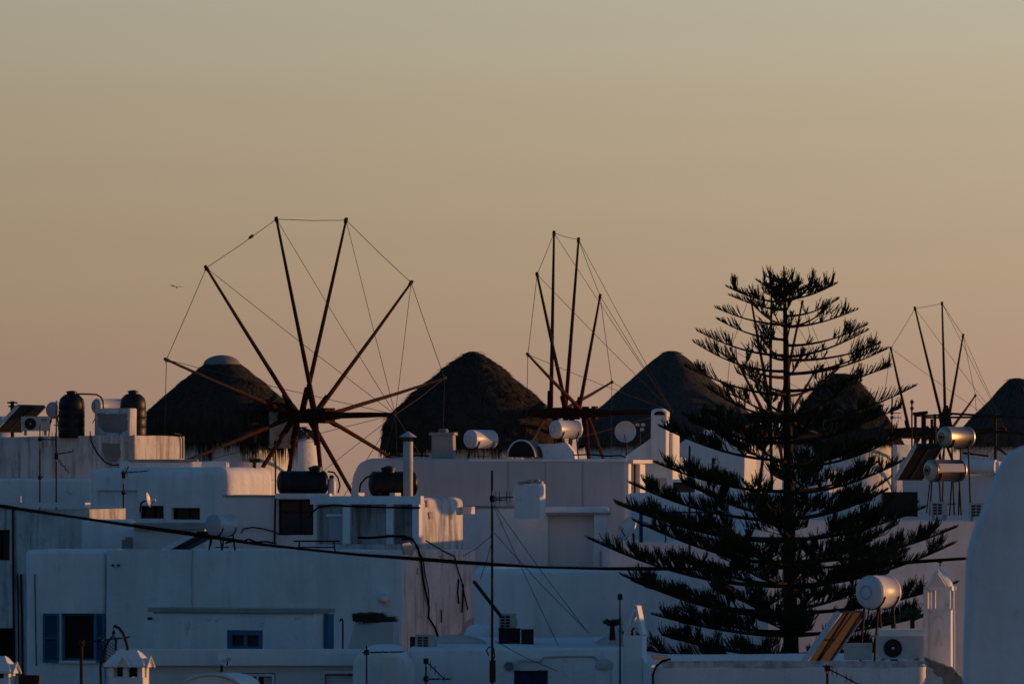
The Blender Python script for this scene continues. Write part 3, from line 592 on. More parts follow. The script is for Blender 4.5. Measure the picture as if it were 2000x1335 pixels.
mb = MB(); p = T[-45] + (T[-15] - T[-45]) * .63; d = (T[-15] - T[-45]).normalized(); mb.path([p - d * .12, p - d * .04, p + d * .1, p + d * .16], [.02, .055, .06, .02], 8); mb.build('rope_splice', 'rope', e1)
mb = MB(); q = P(545, 835, 210.3); mb.box(q, 1.0, .9, 1.5, R(20)); mb.build('dormer', 'grime', e1, smooth=False)
mb = MB(); q = P(545, 803, 210.2); mb.prism([q + V(-.7, -.6, 0), q + V(.75, -.6, 0), q + V(.55, -.6, .28), q + V(-.4, -.6, .35)], V(0, 1.2, 0)); mb.build('dormer_roof', 'red_wood', e1, smooth=False)
e2, c2 = mill('windmill with shaggy layered dark thatch behind the solar boilers', 923, 240,
              [(4, 686), (16, 691), (36, 705), (53, 717), (68, 730), (84, 744), (116, 767), (144, 796), (164, 814), (172, 832), (178, 878)], shag=.13, strands=3600, fringe=.5, tiers=1.7, seed=5)
wheel(e2, (1112, 813.5), 237, 364, 86, {-75: (1031, 692), -45: (1049, 536), -15: (1082, 455), 15: (1130, 468), 45: (1172, 578), 75: (1195, 746)},
      {-75: 1140, -45: 1108, -15: 1076, 15: 1104, 45: 1130, 75: 1090, 105: 1146, 135: 1142, 165: 1085, 195: 1120, 225: 1110, 255: 1070}, (1313, 803), 1040, thick=.070, axle_y=806, axle_r=.235, a0=4.5, sleeve=.95)
e3, c3 = mill('windmill with smooth grey thatch standing between the shaggy mill and the pine', 1311, 272,
              [(6, 685), (15, 687), (34, 701), (72, 735), (102, 761), (128, 786), (149, 803), (169, 823), (181, 848), (183, 870)], m='thatch_pale', shag=.04, strands=2200, fringe=.3, seed=8)
wheel(e3, (1511, 852), 270, 310, 99, {-60: (1427, 681), -30: (1465, 575), 0: (1507, 548), 30: (1567, 590), 60: (1597, 715)},
      {-60: 1497, -30: 1508, 0: 1504, 30: 1520, 60: 1540, 90: 1530, 120: 1528, 150: 1515, 180: 1505, 210: 1500, 240: 1498, 270: 1495}, (1660, 812), 1440, thick=.068, axle_y=815, axle_r=.26, sleeve=.9)
e4, c4 = mill('windmill with small dark thatched cap mostly hidden behind the pine', 1641, 300,
              [(14, 729), (24, 733), (44, 752), (64, 777), (90, 813), (112, 845), (124, 868)], shag=.10, strands=2400, fringe=.2, seed=11)
wheel(e4, (1812, 858), 298, 270, 97, {-60: (1740, 680), -30: (1787, 602), 0: (1840, 592), 30: (1881, 655), 60: (1905, 772)},
      {-60: 1777, -30: 1846, 0: 1847, 30: 1848, 60: 1853, 90: 1850, 120: 1840, 150: 1830, 180: 1820, 210: 1810, 240: 1800, 270: 1790}, (1965, 838), 1720, thick=.068, axle_y=845, axle_r=.3, sleeve=1.1)
mb = MB(); q = P(1848, 812, 297); mb.prism([q + V(-.55, -.3, -1.4), q + V(.5, -.3, -1.4), q + V(.08, -.3, .55), q + V(-.12, -.3, .55)], V(0, .5, 0)); mb.build('hub_block', 'grey_wood', e4, smooth=False)
e5, c5 = mill('windmill with ribbed reed roof rising above the timber pergola', 1986, 306,
              [(6, 738), (14, 740), (32, 758), (56, 785), (86, 813), (112, 842), (122, 872)], m='thatch_pale', shag=.05, strands=1800, fringe=.2, ribs=34, seed=13)
# stub of a round tower behind the widest wheel
b = P(579, 985, 222); b.z = gz(222); e = thing('round_tower', 'round white tower with broken roof behind the widest sail wheel', 'tower', b); k = 1 / ppm(222)
mb = MB(); mb.lathe([(56 * k, b.z), (50 * k, ZC + 60 * k), (45 * k, ZC + 100 * k), (43 * k, ZC + 121 * k), (36 * k, ZC + 122 * k)], V(b.x, b.y, 0), n=40, jit=.04); mb.build('wall', 'plaster', e)
mb = MB(); mb.lathe([(34 * k, ZC + 118 * k), (28 * k, ZC + 133 * k), (12 * k, ZC + 146 * k), (3 * k, ZC + 150 * k)], V(b.x + .1, b.y, 0), n=28, jit=.1); mb.build('cone_roof', 'plaster_warm', e)
mb = MB(); straw(mb, V(b.x + .1, b.y, 0), [(3 * k, ZC + 152 * k), (14 * k, ZC + 147 * k), (30 * k, ZC + 132 * k)], 160, .4, .03, .15); tag(mb.build('straw', 'thatch', e, smooth=False), None, None, kind='stuff')
# ------------------------------------------------------------------ roof clutter
def boiler(label, px, py, D, r, L, al, m='enamel', stand=.5, end='enamel', ring=True, legs='iron', panel=None, label_patch=None, group='solar water heaters', zb=None, flat=False, pm='collector'):
    S = P(px, py, D); a = V(math.sin(R(al)), math.cos(R(al)), 0); sd_ = V(a.y, -a.x, 0)
    z0 = S.z - r - stand if zb is None else zb
    e = thing('solar_water_heater', label, 'water heater', V(S.x + a.x * L / 2, S.y + a.y * L / 2, z0), group)
    dome = .05 if flat else .12
    prof = [(r * math.sin(t * math.pi / 14), dome * (1 - math.cos(t * math.pi / 14)) - dome * .0) for t in range(1, 8)]
    mb = MB(); mb.lathe([(r, .10), (r * 1.012, .105), (r * 1.012, .135), (r, .14), (r, L * .5), (r, L - .14), (r * 1.012, L - .135), (r * 1.012, L - .105), (r, L - .10)] , S, a, 40); mb.build('tank', m, e)
    mb = MB(); mb.lathe([(r * .02, -.02)] + [(r * .99 * math.sin(t * math.pi / 14), .10 - .12 * math.cos(t * math.pi / 14)) for t in range(1, 8)] + [(r * .985, .12)], S, a, 40); ec = mb.build('end_cap', end, e)
    mb = MB(); mb.lathe([(r * .985, L - .12)] + [(r * .99 * math.cos(t * math.pi / 14), L - .10 + .11 * math.sin(t * math.pi / 14)) for t in range(0, 7)] + [(r * .02, L + .012)], S, a, 40); mb.build('end_cap', end, e)
    if ring:
        mb = MB(); pts = [S - a * .022 + (sd_ * math.cos(t * math.pi / 10) + V(0, 0, math.sin(t * math.pi / 10))) * r * .40 for t in range(21)]; mb.path(pts, .009, 6, False); mb.build('flange_ring', 'grey_paint' if end == 'enamel' else 'iron', ec)
        if end == 'steel': mb = MB(); mb.lathe([(.05, -.05), (.06, .02)], S - a * .0, a, 12); mb.build('valve_cover', 'dark_grille', ec)
    for t in (.22, .78):
        c = S + a * L * t
        for s_ in (-1, 1):
            mb = MB(); top = c + sd_ * s_ * r * .55 - V(0, 0, r * .78); bot = V(c.x + sd_.x * s_ * r * .9, c.y + sd_.y * s_ * r * .9, z0); mb.tube(top, bot, .022, n=6); mb.build('leg', legs, e)
        mb = MB(); mb.path([c + (sd_ * math.cos(q) + V(0, 0, math.sin(q))) * (r + .008) for q in [math.pi * (1.08 + .84 * i / 8) for i in range(9)]], .018, 6); mb.build('cradle', legs, e)
    mb = MB(); mb.tube(S + a * L * .22 - V(0, 0, r + stand * .55), S + a * L * .78 - V(0, 0, r + stand * .55), .015); mb.build('brace', legs, e)
    mb = MB(); q0 = S + a * .08 - V(0, 0, r * .9); mb.path([q0, q0 - V(.02, .02, .15), q0 - V(.10, .05, stand * .8)], .014); mb.build('pipe', 'black_rubber', e)
    if panel:                              # (top pixel, bottom pixel, depth offset, width)
        (tx, ty), (bx_, by), dd, wd = panel; t_, b_ = P(tx, ty, D + .3), P(bx_, by, D + .3 + dd); dv = (b_ - t_); nn = dv.cross(a).normalized()
        mb = MB(); mb.obox((t_ + b_) / 2, dv / 2, a * wd / 2, nn * .045); pn = mb.build('collector', pm, e, smooth=False)
        for q in (-.5, .5): mb = MB(); mb.obox((t_ + b_) / 2 + a * wd * q, dv / 2, a * .02, nn * .055); mb.build('collector_edge', 'pale_metal', pn, smooth=False)
        mb = MB(); mb.obox((t_ + b_) / 2, dv * .49, a * .03, nn * .06); mb.build('collector_rib', 'dark_grille', pn, smooth=False)
        s_ = 1 if nn.z > 0 else -1
        for q in (-.25, .25): mb = MB(); mb.obox((t_ + b_) / 2 + a * wd * q + nn * s_ * .035, dv * .47, a * wd * .21, nn * .018); mb.build('collector_glass', 'collector', pn, smooth=False)
    if label_patch:
        x0, x1, y0, y1 = label_patch; mb = MB()
        f0 = [(S + a * (L * t) + (sd_ * math.cos(q) + V(0, 0, math.sin(q))) * (r + .004)) for t in (x0, x1) for q in [R(y0 + (y1 - y0) * i / 6) for i in range(7)]]
        mb.add(f0, [(i, i + 1, i + 8, i + 7) for i in range(6)]); mb.build('label_plate', 'white_print', e)
    return e
boiler('white solar tank with plain round end on the panelled roof beside the buff chimney', 914, 857, 168, .275, 1.05, 47, stand=.42, zb=hM.zt - .1)
boiler('white solar tank raised on a stand in front of the shaggy mill wheel axle', 1080, 838, 169, .27, 1.0, 52, stand=.55, zb=hM.zt - .1)
boiler('golden lit steel solar tank on a lattice stand above the brown tank', 1839, 853, 147, .27, 1.0, 54, m='steel', end='steel', stand=.9, panel=((1815, 868), (1775, 935), .9, .9), zb=P(0, 1005, 147).z)
boiler('brown solar tank with a white label plate beside the barrel parapet', 1812, 918, 144.5, .275, 1.12, 58, m='brown_tank', end='steel', stand=1.05, legs='rust', label_patch=(.16, .86, -8, 38), zb=P(0, 1006, 144.5).z)
boiler('grey flat ended solar tank with dark panel on the long house roof', 411, 1025, 138.5, .265, .8, 42, m='pale_metal', end='grey_paint', stand=.5, ring=False, panel=((404, 1040), (345, 1072), .3, .7), zb=hF.zt - .2)
boiler('big round ended solar tank and brown lit collector on the front roof', 1692, 1156, 98, .288, .72, 40, m='enamel', end='enamel', stand=.85, panel=((1664, 1194), (1594, 1292), -.2, .72), pm='brown_metal', zb=hS.zt - .36)
boiler('grey solar tank end beside the slanted panel behind the air conditioner with red mark', 98, 800, 175, .25, .8, 38, m='pale_metal', end='grey_paint', stand=.4, ring=False, panel=((62, 792), (14, 842), .2, 1.2), zb=hA.zt - .1)
boiler('pale solar tank with round end between the two upright black cisterns', 183, 793, 178, .24, 1.1, 55, m='enamel', end='grey_paint', stand=.4, zb=hA.zt - .1)

def cistern_h(label, x0, x1, yc, D, r, al, zb, hose=None, lid=.75):
    k = 1 / ppm(D); a = V(math.sin(R(al)), math.cos(R(al)), 0); L = (x1 - x0) * k / math.sin(R(al)); S = P(x0, yc, D)
    e = thing('water_cistern', label, 'cistern', V(S.x + a.x * L / 2, S.y + a.y * L / 2, zb), 'black plastic water cisterns')
    dm = r * .42; prof = [(r * math.sin(t * math.pi / 16), dm * (1 - math.cos(t * math.pi / 16))) for t in range(1, 9)]
    for q in (.25, .5, .75): prof += [(r, L * q - .03), (r * .975, L * q - .015), (r * .975, L * q + .015), (r, L * q + .03)]
    prof += [(r * math.cos(t * math.pi / 16), L - dm + dm * math.sin(t * math.pi / 16)) for t in range(0, 8)]
    mb = MB(); mb.lathe(prof, S, a, 36); tk = mb.build('tank', 'black_plastic', e)
    c = S + a * L * lid + V(0, 0, r * .97); mb = MB(); mb.lathe([(.17, -.05), (.17, .05), (.19, .055), (.19, .10), (.12, .12), (.05, .15)], c, n=18); mb.build('lid', 'black_plastic', e)
    for q in (.2, .8): mb = MB(); c = S + a * L * q; mb.obox(V(c.x, c.y, (c.z - r * .7 + zb) / 2), a * .06, V(a.y, -a.x, 0) * r * .8, V(0, 0, (c.z - r * .7 - zb) / 2)); mb.build('foot', 'black_plastic', e, smooth=False)
    if hose: mb = MB(); mb.path([P(x, y, D - .1) for x, y in hose], .022, 8); mb.build('hose', 'black_rubber', e)
    return e
cistern_h('black lying cistern above the dark glazed opening, golden rim on its end', 541, 641, 942, 148.5, .31, 80, hH.zt - .02, hose=((640, 920), (652, 922), (660, 932), (664, 948), (660, 962)))
cistern_h('black lying cistern behind the flue pipe on the porch roof', 720, 816, 944, 143.5, .31, 80, hG.zt - .05, hose=((735, 925), (715, 932), (704, 945), (702, 960)), lid=.4)
def cistern_v(label, px, ytop, ybot, D, rpx, zb, pipe=None):
    k = 1 / ppm(D); r = rpx * k; c = P(px, ybot, D); h = (ybot - ytop) * k; z = zb
    e = thing('water_cistern', label, 'cistern', V(c.x, c.y, z), 'black plastic water cisterns'); h = P(0, ytop, D).z - z
    prof = [(r * .93, 0), (r, .05)]
    for q in (.25, .45, .65): prof += [(r, h * q - .03), (r * .965, h * q), (r, h * q + .03)]
    prof += [(r * .98, h * .8), (r * .9, h * .9), (r * .62, h * .98), (r * .5, h)]
    mb = MB(); mb.lathe(prof, V(c.x, c.y, z), n=36); mb.build('tank', 'black_plastic', e)
    mb = MB(); mb.lathe([(.15, h - .02), (.15, h + .05), (.17, h + .055), (.17, h + .09), (.05, h + .12)], V(c.x, c.y, z), n=16); mb.build('lid', 'black_plastic', e)
    if pipe: mb = MB(); mb.path([P(x, y, D) for x, y in pipe], .025, 8); mb.build('pipe', 'iron', e)
    return e
cistern_v('upright black cistern with a bent overflow pipe beside the stained roof block', 140, 770, 838, 173.5, 25.5, hA.zt - .14, ((147, 769), (165, 769), (188, 770), (197, 775), (201, 783), (202, 800)))
cistern_v('upright black cistern with a sunlit side standing against the stained roof block', 260, 769, 845, 174.3, 25.5, hA.zt - .14)

def ac_unit(label, x0, x1, y0, y1, D, rz=0, mark=False, vents=False, zb=None, deep=.32):
    k = 1 / ppm(D); wd, h = (x1 - x0) * k, (y1 - y0) * k; c = P((x0 + x1) / 2, (y0 + y1) / 2, D); ex, ey = V(math.cos(rz), math.sin(rz), 0), V(-math.sin(rz), math.cos(rz), 0)
    e = thing('air_conditioner', label, 'air conditioner', V(c.x, c.y, c.z - h / 2), 'air conditioner outdoor units')
    mb = MB(); mb.obox(c, ex * wd / 2, ey * deep / 2, V(0, 0, h / 2)); mb.obox(c + V(0, 0, h / 2 + .008), ex * (wd / 2 + .01), ey * (deep / 2 + .01), V(0, 0, .012)); cs = mb.build('casing', 'ac_white', e, smooth=False)
    f = c - ex * wd * .16 - ey * (deep / 2); r = min(h * .42, wd * .3)
    if not vents:
        mb = MB(); mb.lathe([(r, -.005), (r, .02), (r * .93, .025), (r * .9, .004)], f, -ey, 28); mb.build('fan_recess', 'dark_grille', e)
        mb = MB()
        for q in (.35, .6, .85): mb.path([f - ey * .03 + (ex * math.cos(t * math.pi / 12) + V(0, 0, math.sin(t * math.pi / 12))) * r * q for t in range(25)], .006, 4, False)
        for t in range(8): mb.tube(f - ey * .03, f - ey * .03 + (ex * math.cos(t * math.pi / 4) + V(0, 0, math.sin(t * math.pi / 4))) * r * .9, .005, n=4)
        mb.build('fan_guard', 'iron', e); mb = MB(); mb.lathe([(r * .16, .02), (r * .16, .04), (r * .05, .05)], f, -ey, 12); mb.build('fan_hub', 'ac_white', e)
        for t in range(3):
            q = R(20 + t * 120); d = ex * math.cos(q) + V(0, 0, math.sin(q)); tn = ex * -math.sin(q) + V(0, 0, math.cos(q)); b0 = f - ey * .016; mb = MB()
            mb.add([b0 + d * r * .15 - tn * .02, b0 + d * r * .85 - tn * r * .3, b0 + d * r * .85 + tn * r * .25 - ey * .008, b0 + d * r * .15 + tn * .03], [(0, 1, 2, 3)]); mb.build('fan_blade', 'dark_grille', e, smooth=False)
    else:
        for i in range(4):
            for j in range(2): mb = MB(); mb.obox(c - ey * (deep / 2 + .002) + ex * (wd * (-.28 + .3 * j)) + V(0, 0, h * (-.33 + .22 * i)), ex * wd * .12, ey * .008, V(0, 0, h * .08)); mb.build('vent_panel', 'dark_grille', e, smooth=False)
    mb = MB(); mb.obox(c + ex * (wd / 2 + .01) - V(0, 0, h * .1), ex * .015, ey * deep * .3, V(0, 0, h * .25)); mb.build('service_cover', 'ac_white', e, smooth=False)
    if mark:
        mb = MB(); mb.obox(c + ex * wd * .33 - ey * (deep / 2 + .004) + V(0, 0, h * .28), ex * .075, ey * .003, V(0, 0, .032)); lg = mb.build('brand_mark', 'red_print', e, smooth=False)
        mb = MB(); mb.obox(c + ex * wd * .34 - ey * (deep / 2 + .009) + V(0, 0, h * .28), ex * .045, ey * .002, V(0, 0, .008)); mb.build('brand_lettering', 'white_print', lg, smooth=False)
    for s_ in (-1, 1): mb = MB(); mb.obox(c + ex * wd * .36 * s_ - V(0, 0, h / 2 + .06), ex * .03, ey * deep * .5, V(0, 0, .075)); mb.build('foot', 'concrete', e, smooth=False)
    return e
ac_unit('air conditioner with a red mark at the edge of the weathered roof', 42, 96, 814, 841, 172.2, mark=True)
ac_unit('air conditioner with big round fan under a white slab beside the domed chimney tower', 1712, 1802, 1243, 1286, 97, mark=False)
ac_unit('air conditioner with grid vents stacked on black crates by the tall mast', 974, 1008, 1199, 1226, 113.4, vents=True)
ac_unit('air conditioner half sunk behind the terrace wall beneath the stepped gable', 1258, 1302, 934, 958, 173)
ac_unit('white air conditioner below the brown solar tank', 1818, 1850, 981, 1006, 143.6, vents=True)
ac_unit('sunlit air conditioner by the barrel parapet house', 1893, 1926, 983, 1010, 141, vents=True)
ac_unit('brown stained air conditioner at the foot of the stained end wall', 812, 850, 1240, 1264, 110.6, vents=True)

def crate(label, x0, x1, y0, y1, D, m, name, cat, deep=.35):
    k = 1 / ppm(D); c = P((x0 + x1) / 2, (y0 + y1) / 2, D); wd, h = (x1 - x0) * k, (y1 - y0) * k
    e = thing(name, label, cat, V(c.x, c.y, c.z - h / 2)); mb = MB(); mb.box(c, wd, deep, h); mb.build('body', m, e, smooth=False)
    mb = MB()
    for s_ in (-1, 1): mb.box(c + V(s_ * wd * .47, -deep / 2 - .01, 0), wd * .07, .03, h * 1.02)
    mb.box(c + V(0, -deep / 2 - .008, h * .47), wd * .86, .026, h * .08); mb.box(c + V(0, -deep / 2 - .008, -h * .4), wd * .86, .026, h * .08); mb.build('rim', m, e, smooth=False)
    mb = MB(); mb.box(c + V(0, 0, h / 2 + .012), wd * 1.03, deep * 1.05, .025); mb.build('lid', m, e, smooth=False); return e
crate('big black crate beneath the grid vented air conditioner', 974, 1016, 1228, 1263, 113, 'black_plastic', 'crate', 'crate')
crate('black crate with a rounded canister beside the big black crate', 1018, 1042, 1230, 1262, 112.6, 'black_plastic', 'crate', 'crate')
crate('small pale meter cabinet beside the collector frame legs', 1650, 1702, 1258, 1287, 97.2, 'ac_white', 'meter_cabinet', 'cabinet')
crate('dark tool chest at the foot of the stained end wall', 801, 811, 1245, 1264, 110.8, 'dark_grille', 'tool_chest', 'chest')
crate('black roof box behind the pine beside the brown solar tank', 1722, 1790, 962, 1008, 141, 'black_plastic', 'roof_box', 'box', .6)

def dish(label, px, py, D, r, yaw, pitch=20, pole=1.0, m='pale_metal'):
    c = P(px, py, D); ax = V(math.sin(R(yaw)) * math.cos(R(pitch)), -math.cos(R(yaw)) * math.cos(R(pitch)), math.sin(R(pitch)))
    e = thing('satellite_dish', label, 'satellite dish', c - V(0, 0, pole), 'satellite dishes on the roofs'); f_ = r * 1.1
    prof = [(r * t / 8, (r * t / 8) ** 2 / (4 * f_)) for t in range(0, 9)]; prof[0] = (.005, 0)
    mb = MB(); mb.lathe(prof + [(r * 1.03, prof[-1][1] + .004), (r * 1.02, prof[-1][1] - .02), (r * .5, prof[4][1] - .02), (.005, -.02)], c, ax, 32); mb.build('reflector', m, e)
    fp_ = c + ax * f_ * .9 - V(0, 0, r * .25); mb = MB(); mb.tube(c - V(0, 0, r * .95) + ax * .08, fp_, .014, n=6); mb.build('feed_arm', 'iron', e)
    mb = MB(); mb.tube(fp_ + ax * .05, fp_ - ax * .10, .045, .03, 10); mb.build('receiver', 'ac_white', e)
    bk = c - ax * .05; mb = MB(); mb.path([bk, bk - ax * .12 - V(0, 0, .05), bk - ax * .14 - V(0, 0, pole)], .025, 8); mb.build('mount', 'iron', e); return e
dish('white satellite dish bracketed on the terrace parapet', 440, 1284, 108.0, .155, 25, 5, .25, 'plaster_clean')
dish('round satellite dish with receiver in front of the grey thatched mill', 1222, 843, 184, .34, -8, 5, 1.2)
dish('tilted oval satellite dish beside the navy shuttered end wall', 1228, 1033, 140, .30, -52, 25, .45)
dish('satellite dish edge catching sun on the round cornered house', 287, 976, 155.5, .2, 80, 12, .3, 'enamel')
e = thing('floodlight_pair', 'pair of small floodlights on a bracket beside the round satellite dish', 'floodlight', P(1250, 862, 184))
mb = MB(); mb.tube(P(1250, 870, 184), P(1250, 826, 184), .025); mb.build('post', 'rust', e)
for x, y in ((1245, 829), (1256, 829), (1254, 838)): mb = MB(); mb.box(P(x, y, 183.9), .12, .1, .09); mb.build('lamp_head', 'ac_white', e, smooth=False)

def antenna(label, px, ytop, D, zb, booms, r=.022, m='iron', lean=0):
    t = P(px + lean, ytop, D); b = V(P(px, ytop, D).x, D, zb); e = thing('tv_antenna', label, 'antenna', b, 'roof antennas')
    mb = MB(); mb.path([b, (b + t) / 2, t], [r, r, r * .8], 8); mb.build('mast', m, e)
    for (y, x1, y1, n, el, vert, yaw) in booms:
        p = P(px + lean * .5, y, D - .04); q = P(x1, y1, D - .04 - yaw); mb = MB(); mb.tube(p - (q - p) * .12, q, .013, n=6); bo = mb.build('boom', m, e)
        for i in range(n):
            c = p + (q - p) * (i / max(1, n - 1)); l_ = el * (1 - .35 * i / max(1, n)); d = V(0, 0, 1) if vert else V(.35, -.9, .12).normalized()
            mb = MB(); mb.tube(c - d * l_ / 2, c + d * l_ / 2, .0075, n=5); mb.build('element', 'pale_metal' if i % 3 == 0 else m, bo)
        mb = MB(); mb.box(p, .09, .09, .1); mb.build('clamp', m, bo, smooth=False)
    return e
antenna('thin dark roof mast with a short aerial in front of the weathered wall', 78, 830, 150.8, hD.zt - .2, ((857, 108, 858, 6, .5, True, 0), (932, 84, 931, 2, .2, False, 0)))
antenna('taller rusty roof mast with crossed aerials in front of the weathered wall', 110, 782, 150.2, hD.zt - .2, ((887, 143, 881, 7, .5, False, .2), (893, 136, 924, 4, .2, True, 0)), m='rust')
antenna('small aerial with fanned elements on the round cornered house', 241, 915, 156.3, hC.zt - 1.6, ((923, 288, 919, 6, .45, False, 0), (930, 252, 910, 4, .4, True, 0), (962, 247, 963, 2, .15, False, 0)))
m_ = antenna('tall guyed antenna mast rising in front of the plain blue wall', 962, 918, 109.2, gz(109), ((972, 1003, 970, 7, .28, True, .5), (975, 985, 976, 3, .3, False, 0)), r=.027, m='rust', lean=-1)
for (x0, y0, x1, y1, dd) in ((965, 985, 1145, 1230, 3), (965, 1040, 1150, 1235, 2.5), (965, 990, 1105, 1290, 1), (960, 1045, 905, 1085, 14), (960, 1060, 938, 1130, 6), (966, 1250, 1090, 1310, .3)):
    mb = MB(); mb.path([P(x0, y0, 109.2), (P(x0, y0, 109.2) + P(x1, y1, 109.2 + dd)) / 2 - V(0, 0, .04), P(x1, y1, 109.2 + dd)], .007, 5); mb.build('guy_wire', 'rope', m_)
mb = MB(); mb.path([P(x, y, 109.1) for x, y in ((955, 1280), (950, 1270), (955, 1262), (964, 1265), (966, 1280), (962, 1292))], .015, 6); mb.build('cable_coil', 'rope', m_)
mb = MB(); mb.box(P(962, 1310, 109.1), .12, .1, .42); mb.build('mast_bracket', 'rust', m_, smooth=False)
mb = MB(); mb.bar(P(926, 1135, 110.5), P(978, 1202, 112.8), .05, .05); tag(mb.build('slanted_beam', 'grey_wood'), 'dark slanted timber prop leaning beside the tall guyed mast', 'beam')
antenna('rusty mast with a drooping boom aerial beside the white dovecote chimney', 159, 1256, 92.5, 5.4, ((1255, 252, 1243, 8, .22, False, .4),), r=.032, m='rust')
antenna('thin mast with a level aerial beside the stair bulkhead', 716, 1260, 104.5, 5.4, ((1273, 786, 1272, 6, .3, False, .3),), r=.016, m='rust')
antenna('stubby mast with a tilted comb aerial before the mould stained wall', 1616, 1296, 94, 5.4, ((1304, 1690, 1342, 9, .16, True, .2),), r=.028, m='rust')
mb = MB()
antenna('rusty roof mast with a framed aerial beside the dark mill cap', 1742, 770, 170, 8, ((815, 1760, 815, 4, .22, True, 0), (806, 1758, 806, 2, .3, False, 0)), m='rust')
antenna('stepped mast with short cross pegs left of the pergola', 1781, 780, 172, 8, ((785, 1786, 785, 1, .12, False, 0), (797, 1785, 797, 1, .12, False, 0)), m='rust', r=.028)
antenna('dark thin mast standing behind the pine with a pale aerial', 1347, 870, 128, 3, ((905, 1352, 905, 2, .2, False, 0),), r=.028)
antenna('small aerial with round elements under the gabled house', 1393, 890, 175, 8, ((897, 1402, 896, 3, .3, True, 0), (903, 1396, 903, 2, .3, True, 0)), r=.018)
antenna('plain dark pole rising beside the sunlit round cornered end wall', 538, 858, 152, hH.zt - .5, ((864, 541, 864, 1, .1, False, 0),), r=.022)
antenna('low comb aerial lying beside the stair bulkhead', 832, 1288, 104, 5.4, ((1290, 868, 1325, 5, .2, True, .2), (1325, 878, 1325, 6, .35, False, 0)), r=.02)
antenna('plain iron pole beside the gabled chimney', 1211, 1158, 103.5, 5.0, ((1165, 1213, 1165, 1, .08, False, 0),), r=.017)

# far utility pole, bird
e = thing('utility_pole', 'wooden utility pole with two crossarms over the tiny sunlit house', 'utility pole', V(P(24, 783, 420).x, 420, gz(420)))
mb = MB(); mb.tube(V(P(24, 783, 420).x, 420, gz(420)), P(24, 783, 420), .2, .14); mb.build('post', 'grey_wood', e)
for y, l_ in ((786, .75), (793, .6)): mb = MB(); mb.bar(P(24, y, 419.8) - V(l_, 0, 0) * .5 * 1.0, P(24, y, 419.8) + V(l_, 0, 0) * .5, .12, .12); mb.build('crossarm', 'grey_wood', e, smooth=False)
def bird(label, px, py, D, sp, roll):
    c = P(px, py, D); ca, sa = math.cos(roll), math.sin(roll); mb = MB()
    mb.path([c + V(-.02, -.2, 0) * sp, c + V(-.01, -.08, .0) * sp, c + V(0, .06, .0) * sp, c + V(0, .2, .01) * sp], [.01 * sp, .055 * sp, .05 * sp, .01 * sp], 8)
    for s_ in (-1, 1):
        pts = [(.04, -.10, .0), (.22, -.12, .10), (.5, -.02, .06), (.25, .03, .09), (.04, .08, 0)]
        pl = [c + V((x * s_) * ca - z * sa * s_ * .6, y, z * ca + x * s_ * sa) * sp for x, y, z in pts]; mb.prism(pl, V(0, 0, .012 * sp))
    tag(mb.build('seagull', 'feather', org=c, smooth=False), label, 'bird')
bird('dark gull gliding in the sky left of the widest sail wheel', 345, 561, 200, .5, -.15)

# overhead cable on two poles that stand out of frame
pL, pR = P(-120, 966, 84), P(2120, 1068, 100); mb = MB(); pts = []
kn = [(-120, 966), (0, 989), (150, 1010), (320, 1036), (500, 1062), (700, 1083), (900, 1099), (1050, 1107), (1200, 1111), (1400, 1112), (1600, 1108), (1760, 1100), (1895, 1090), (2120, 1068)]
for x, y in kn: pts.append(P(x, y, 84 + 16 * (x + 120) / 2240))
fine = []
for i in range(len(pts) - 1):
    for t in range(4): fine.append(pts[i].lerp(pts[i + 1], t / 4))
mb.path(fine + [pts[-1]], .019, 8); mb.path([p + V(0, 0, .02 + .012 * math.sin(i * .6)) for i, p in enumerate(fine + [pts[-1]])], .014, 6)
tag(mb.build('power_cable', 'black_rubber', org=pL), 'thick black power cable sagging between poles in front of the houses', 'cable')
for p, lb in ((pL, 'wooden power pole holding the sagging black cable outside the shuttered house'), (pR, 'wooden power pole holding the sagging black cable behind the curved shoulder wall')):
    e = thing('power_pole', lb, 'utility pole', V(p.x, p.y + .12, 0)); mb = MB(); mb.tube(V(p.x, p.y + .12, -.3), V(p.x, p.y + .12, p.z + .5), .14, .10, 12); mb.build('post', 'grey_wood', e); mb = MB(); mb.lathe([(.03, -.06), (.05, 0), (.03, .06)], p, n=10); mb.build('insulator', 'enamel', e)

# bench, flue, chimneys, vault
e = thing('roof_bench', 'dark slim bench on the long house roof below the grey door', 'bench', P(618, 1071, 137.5)); k = 1 / ppm(137.5)
mb = MB(); mb.bar(P(574, 1056, 137.5), P(664, 1056, 137.5), .03, .3, V(0, 1, 0)); mb.box(P(619, 1056, 137.5), 90 * k, .3, .035); mb.build('seat', 'grey_wood', e, smooth=False)
for x, dx in ((582, 0), (655, 0)):
    for dy in (0, .26): mb = MB(); mb.tube(P(x + 3 * (1 if x > 600 else -1) * -1, 1057, 137.4 + dy), V(P(x, 1072, 137.4 + dy).x, 137.4 + dy, hF.zt - .19), .02); mb.build('leg', 'iron', e)
mb = MB(); mb.tube(P(582, 1068, 137.5), P(655, 1068, 137.5), .014); mb.build('stretcher', 'iron', e)
zf = hG.zt - .1; c = P(797, 975, 141.2); k = 1 / ppm(141.2); e = thing('flue_pipe', 'tall pale flue pipe with a conical cowl beside the lying cistern', 'flue', V(c.x, c.y, zf)); zt = P(0, 862, 141.2).z
mb = MB(); mb.lathe([(9.5 * k, zf), (9.5 * k, zt - .5), (10 * k, zt - .49), (10 * k, zt - .45), (9.5 * k, zt - .44), (9.5 * k, zt)], V(c.x, c.y, 0), n=28); mb.build('pipe', 'ac_white', e)
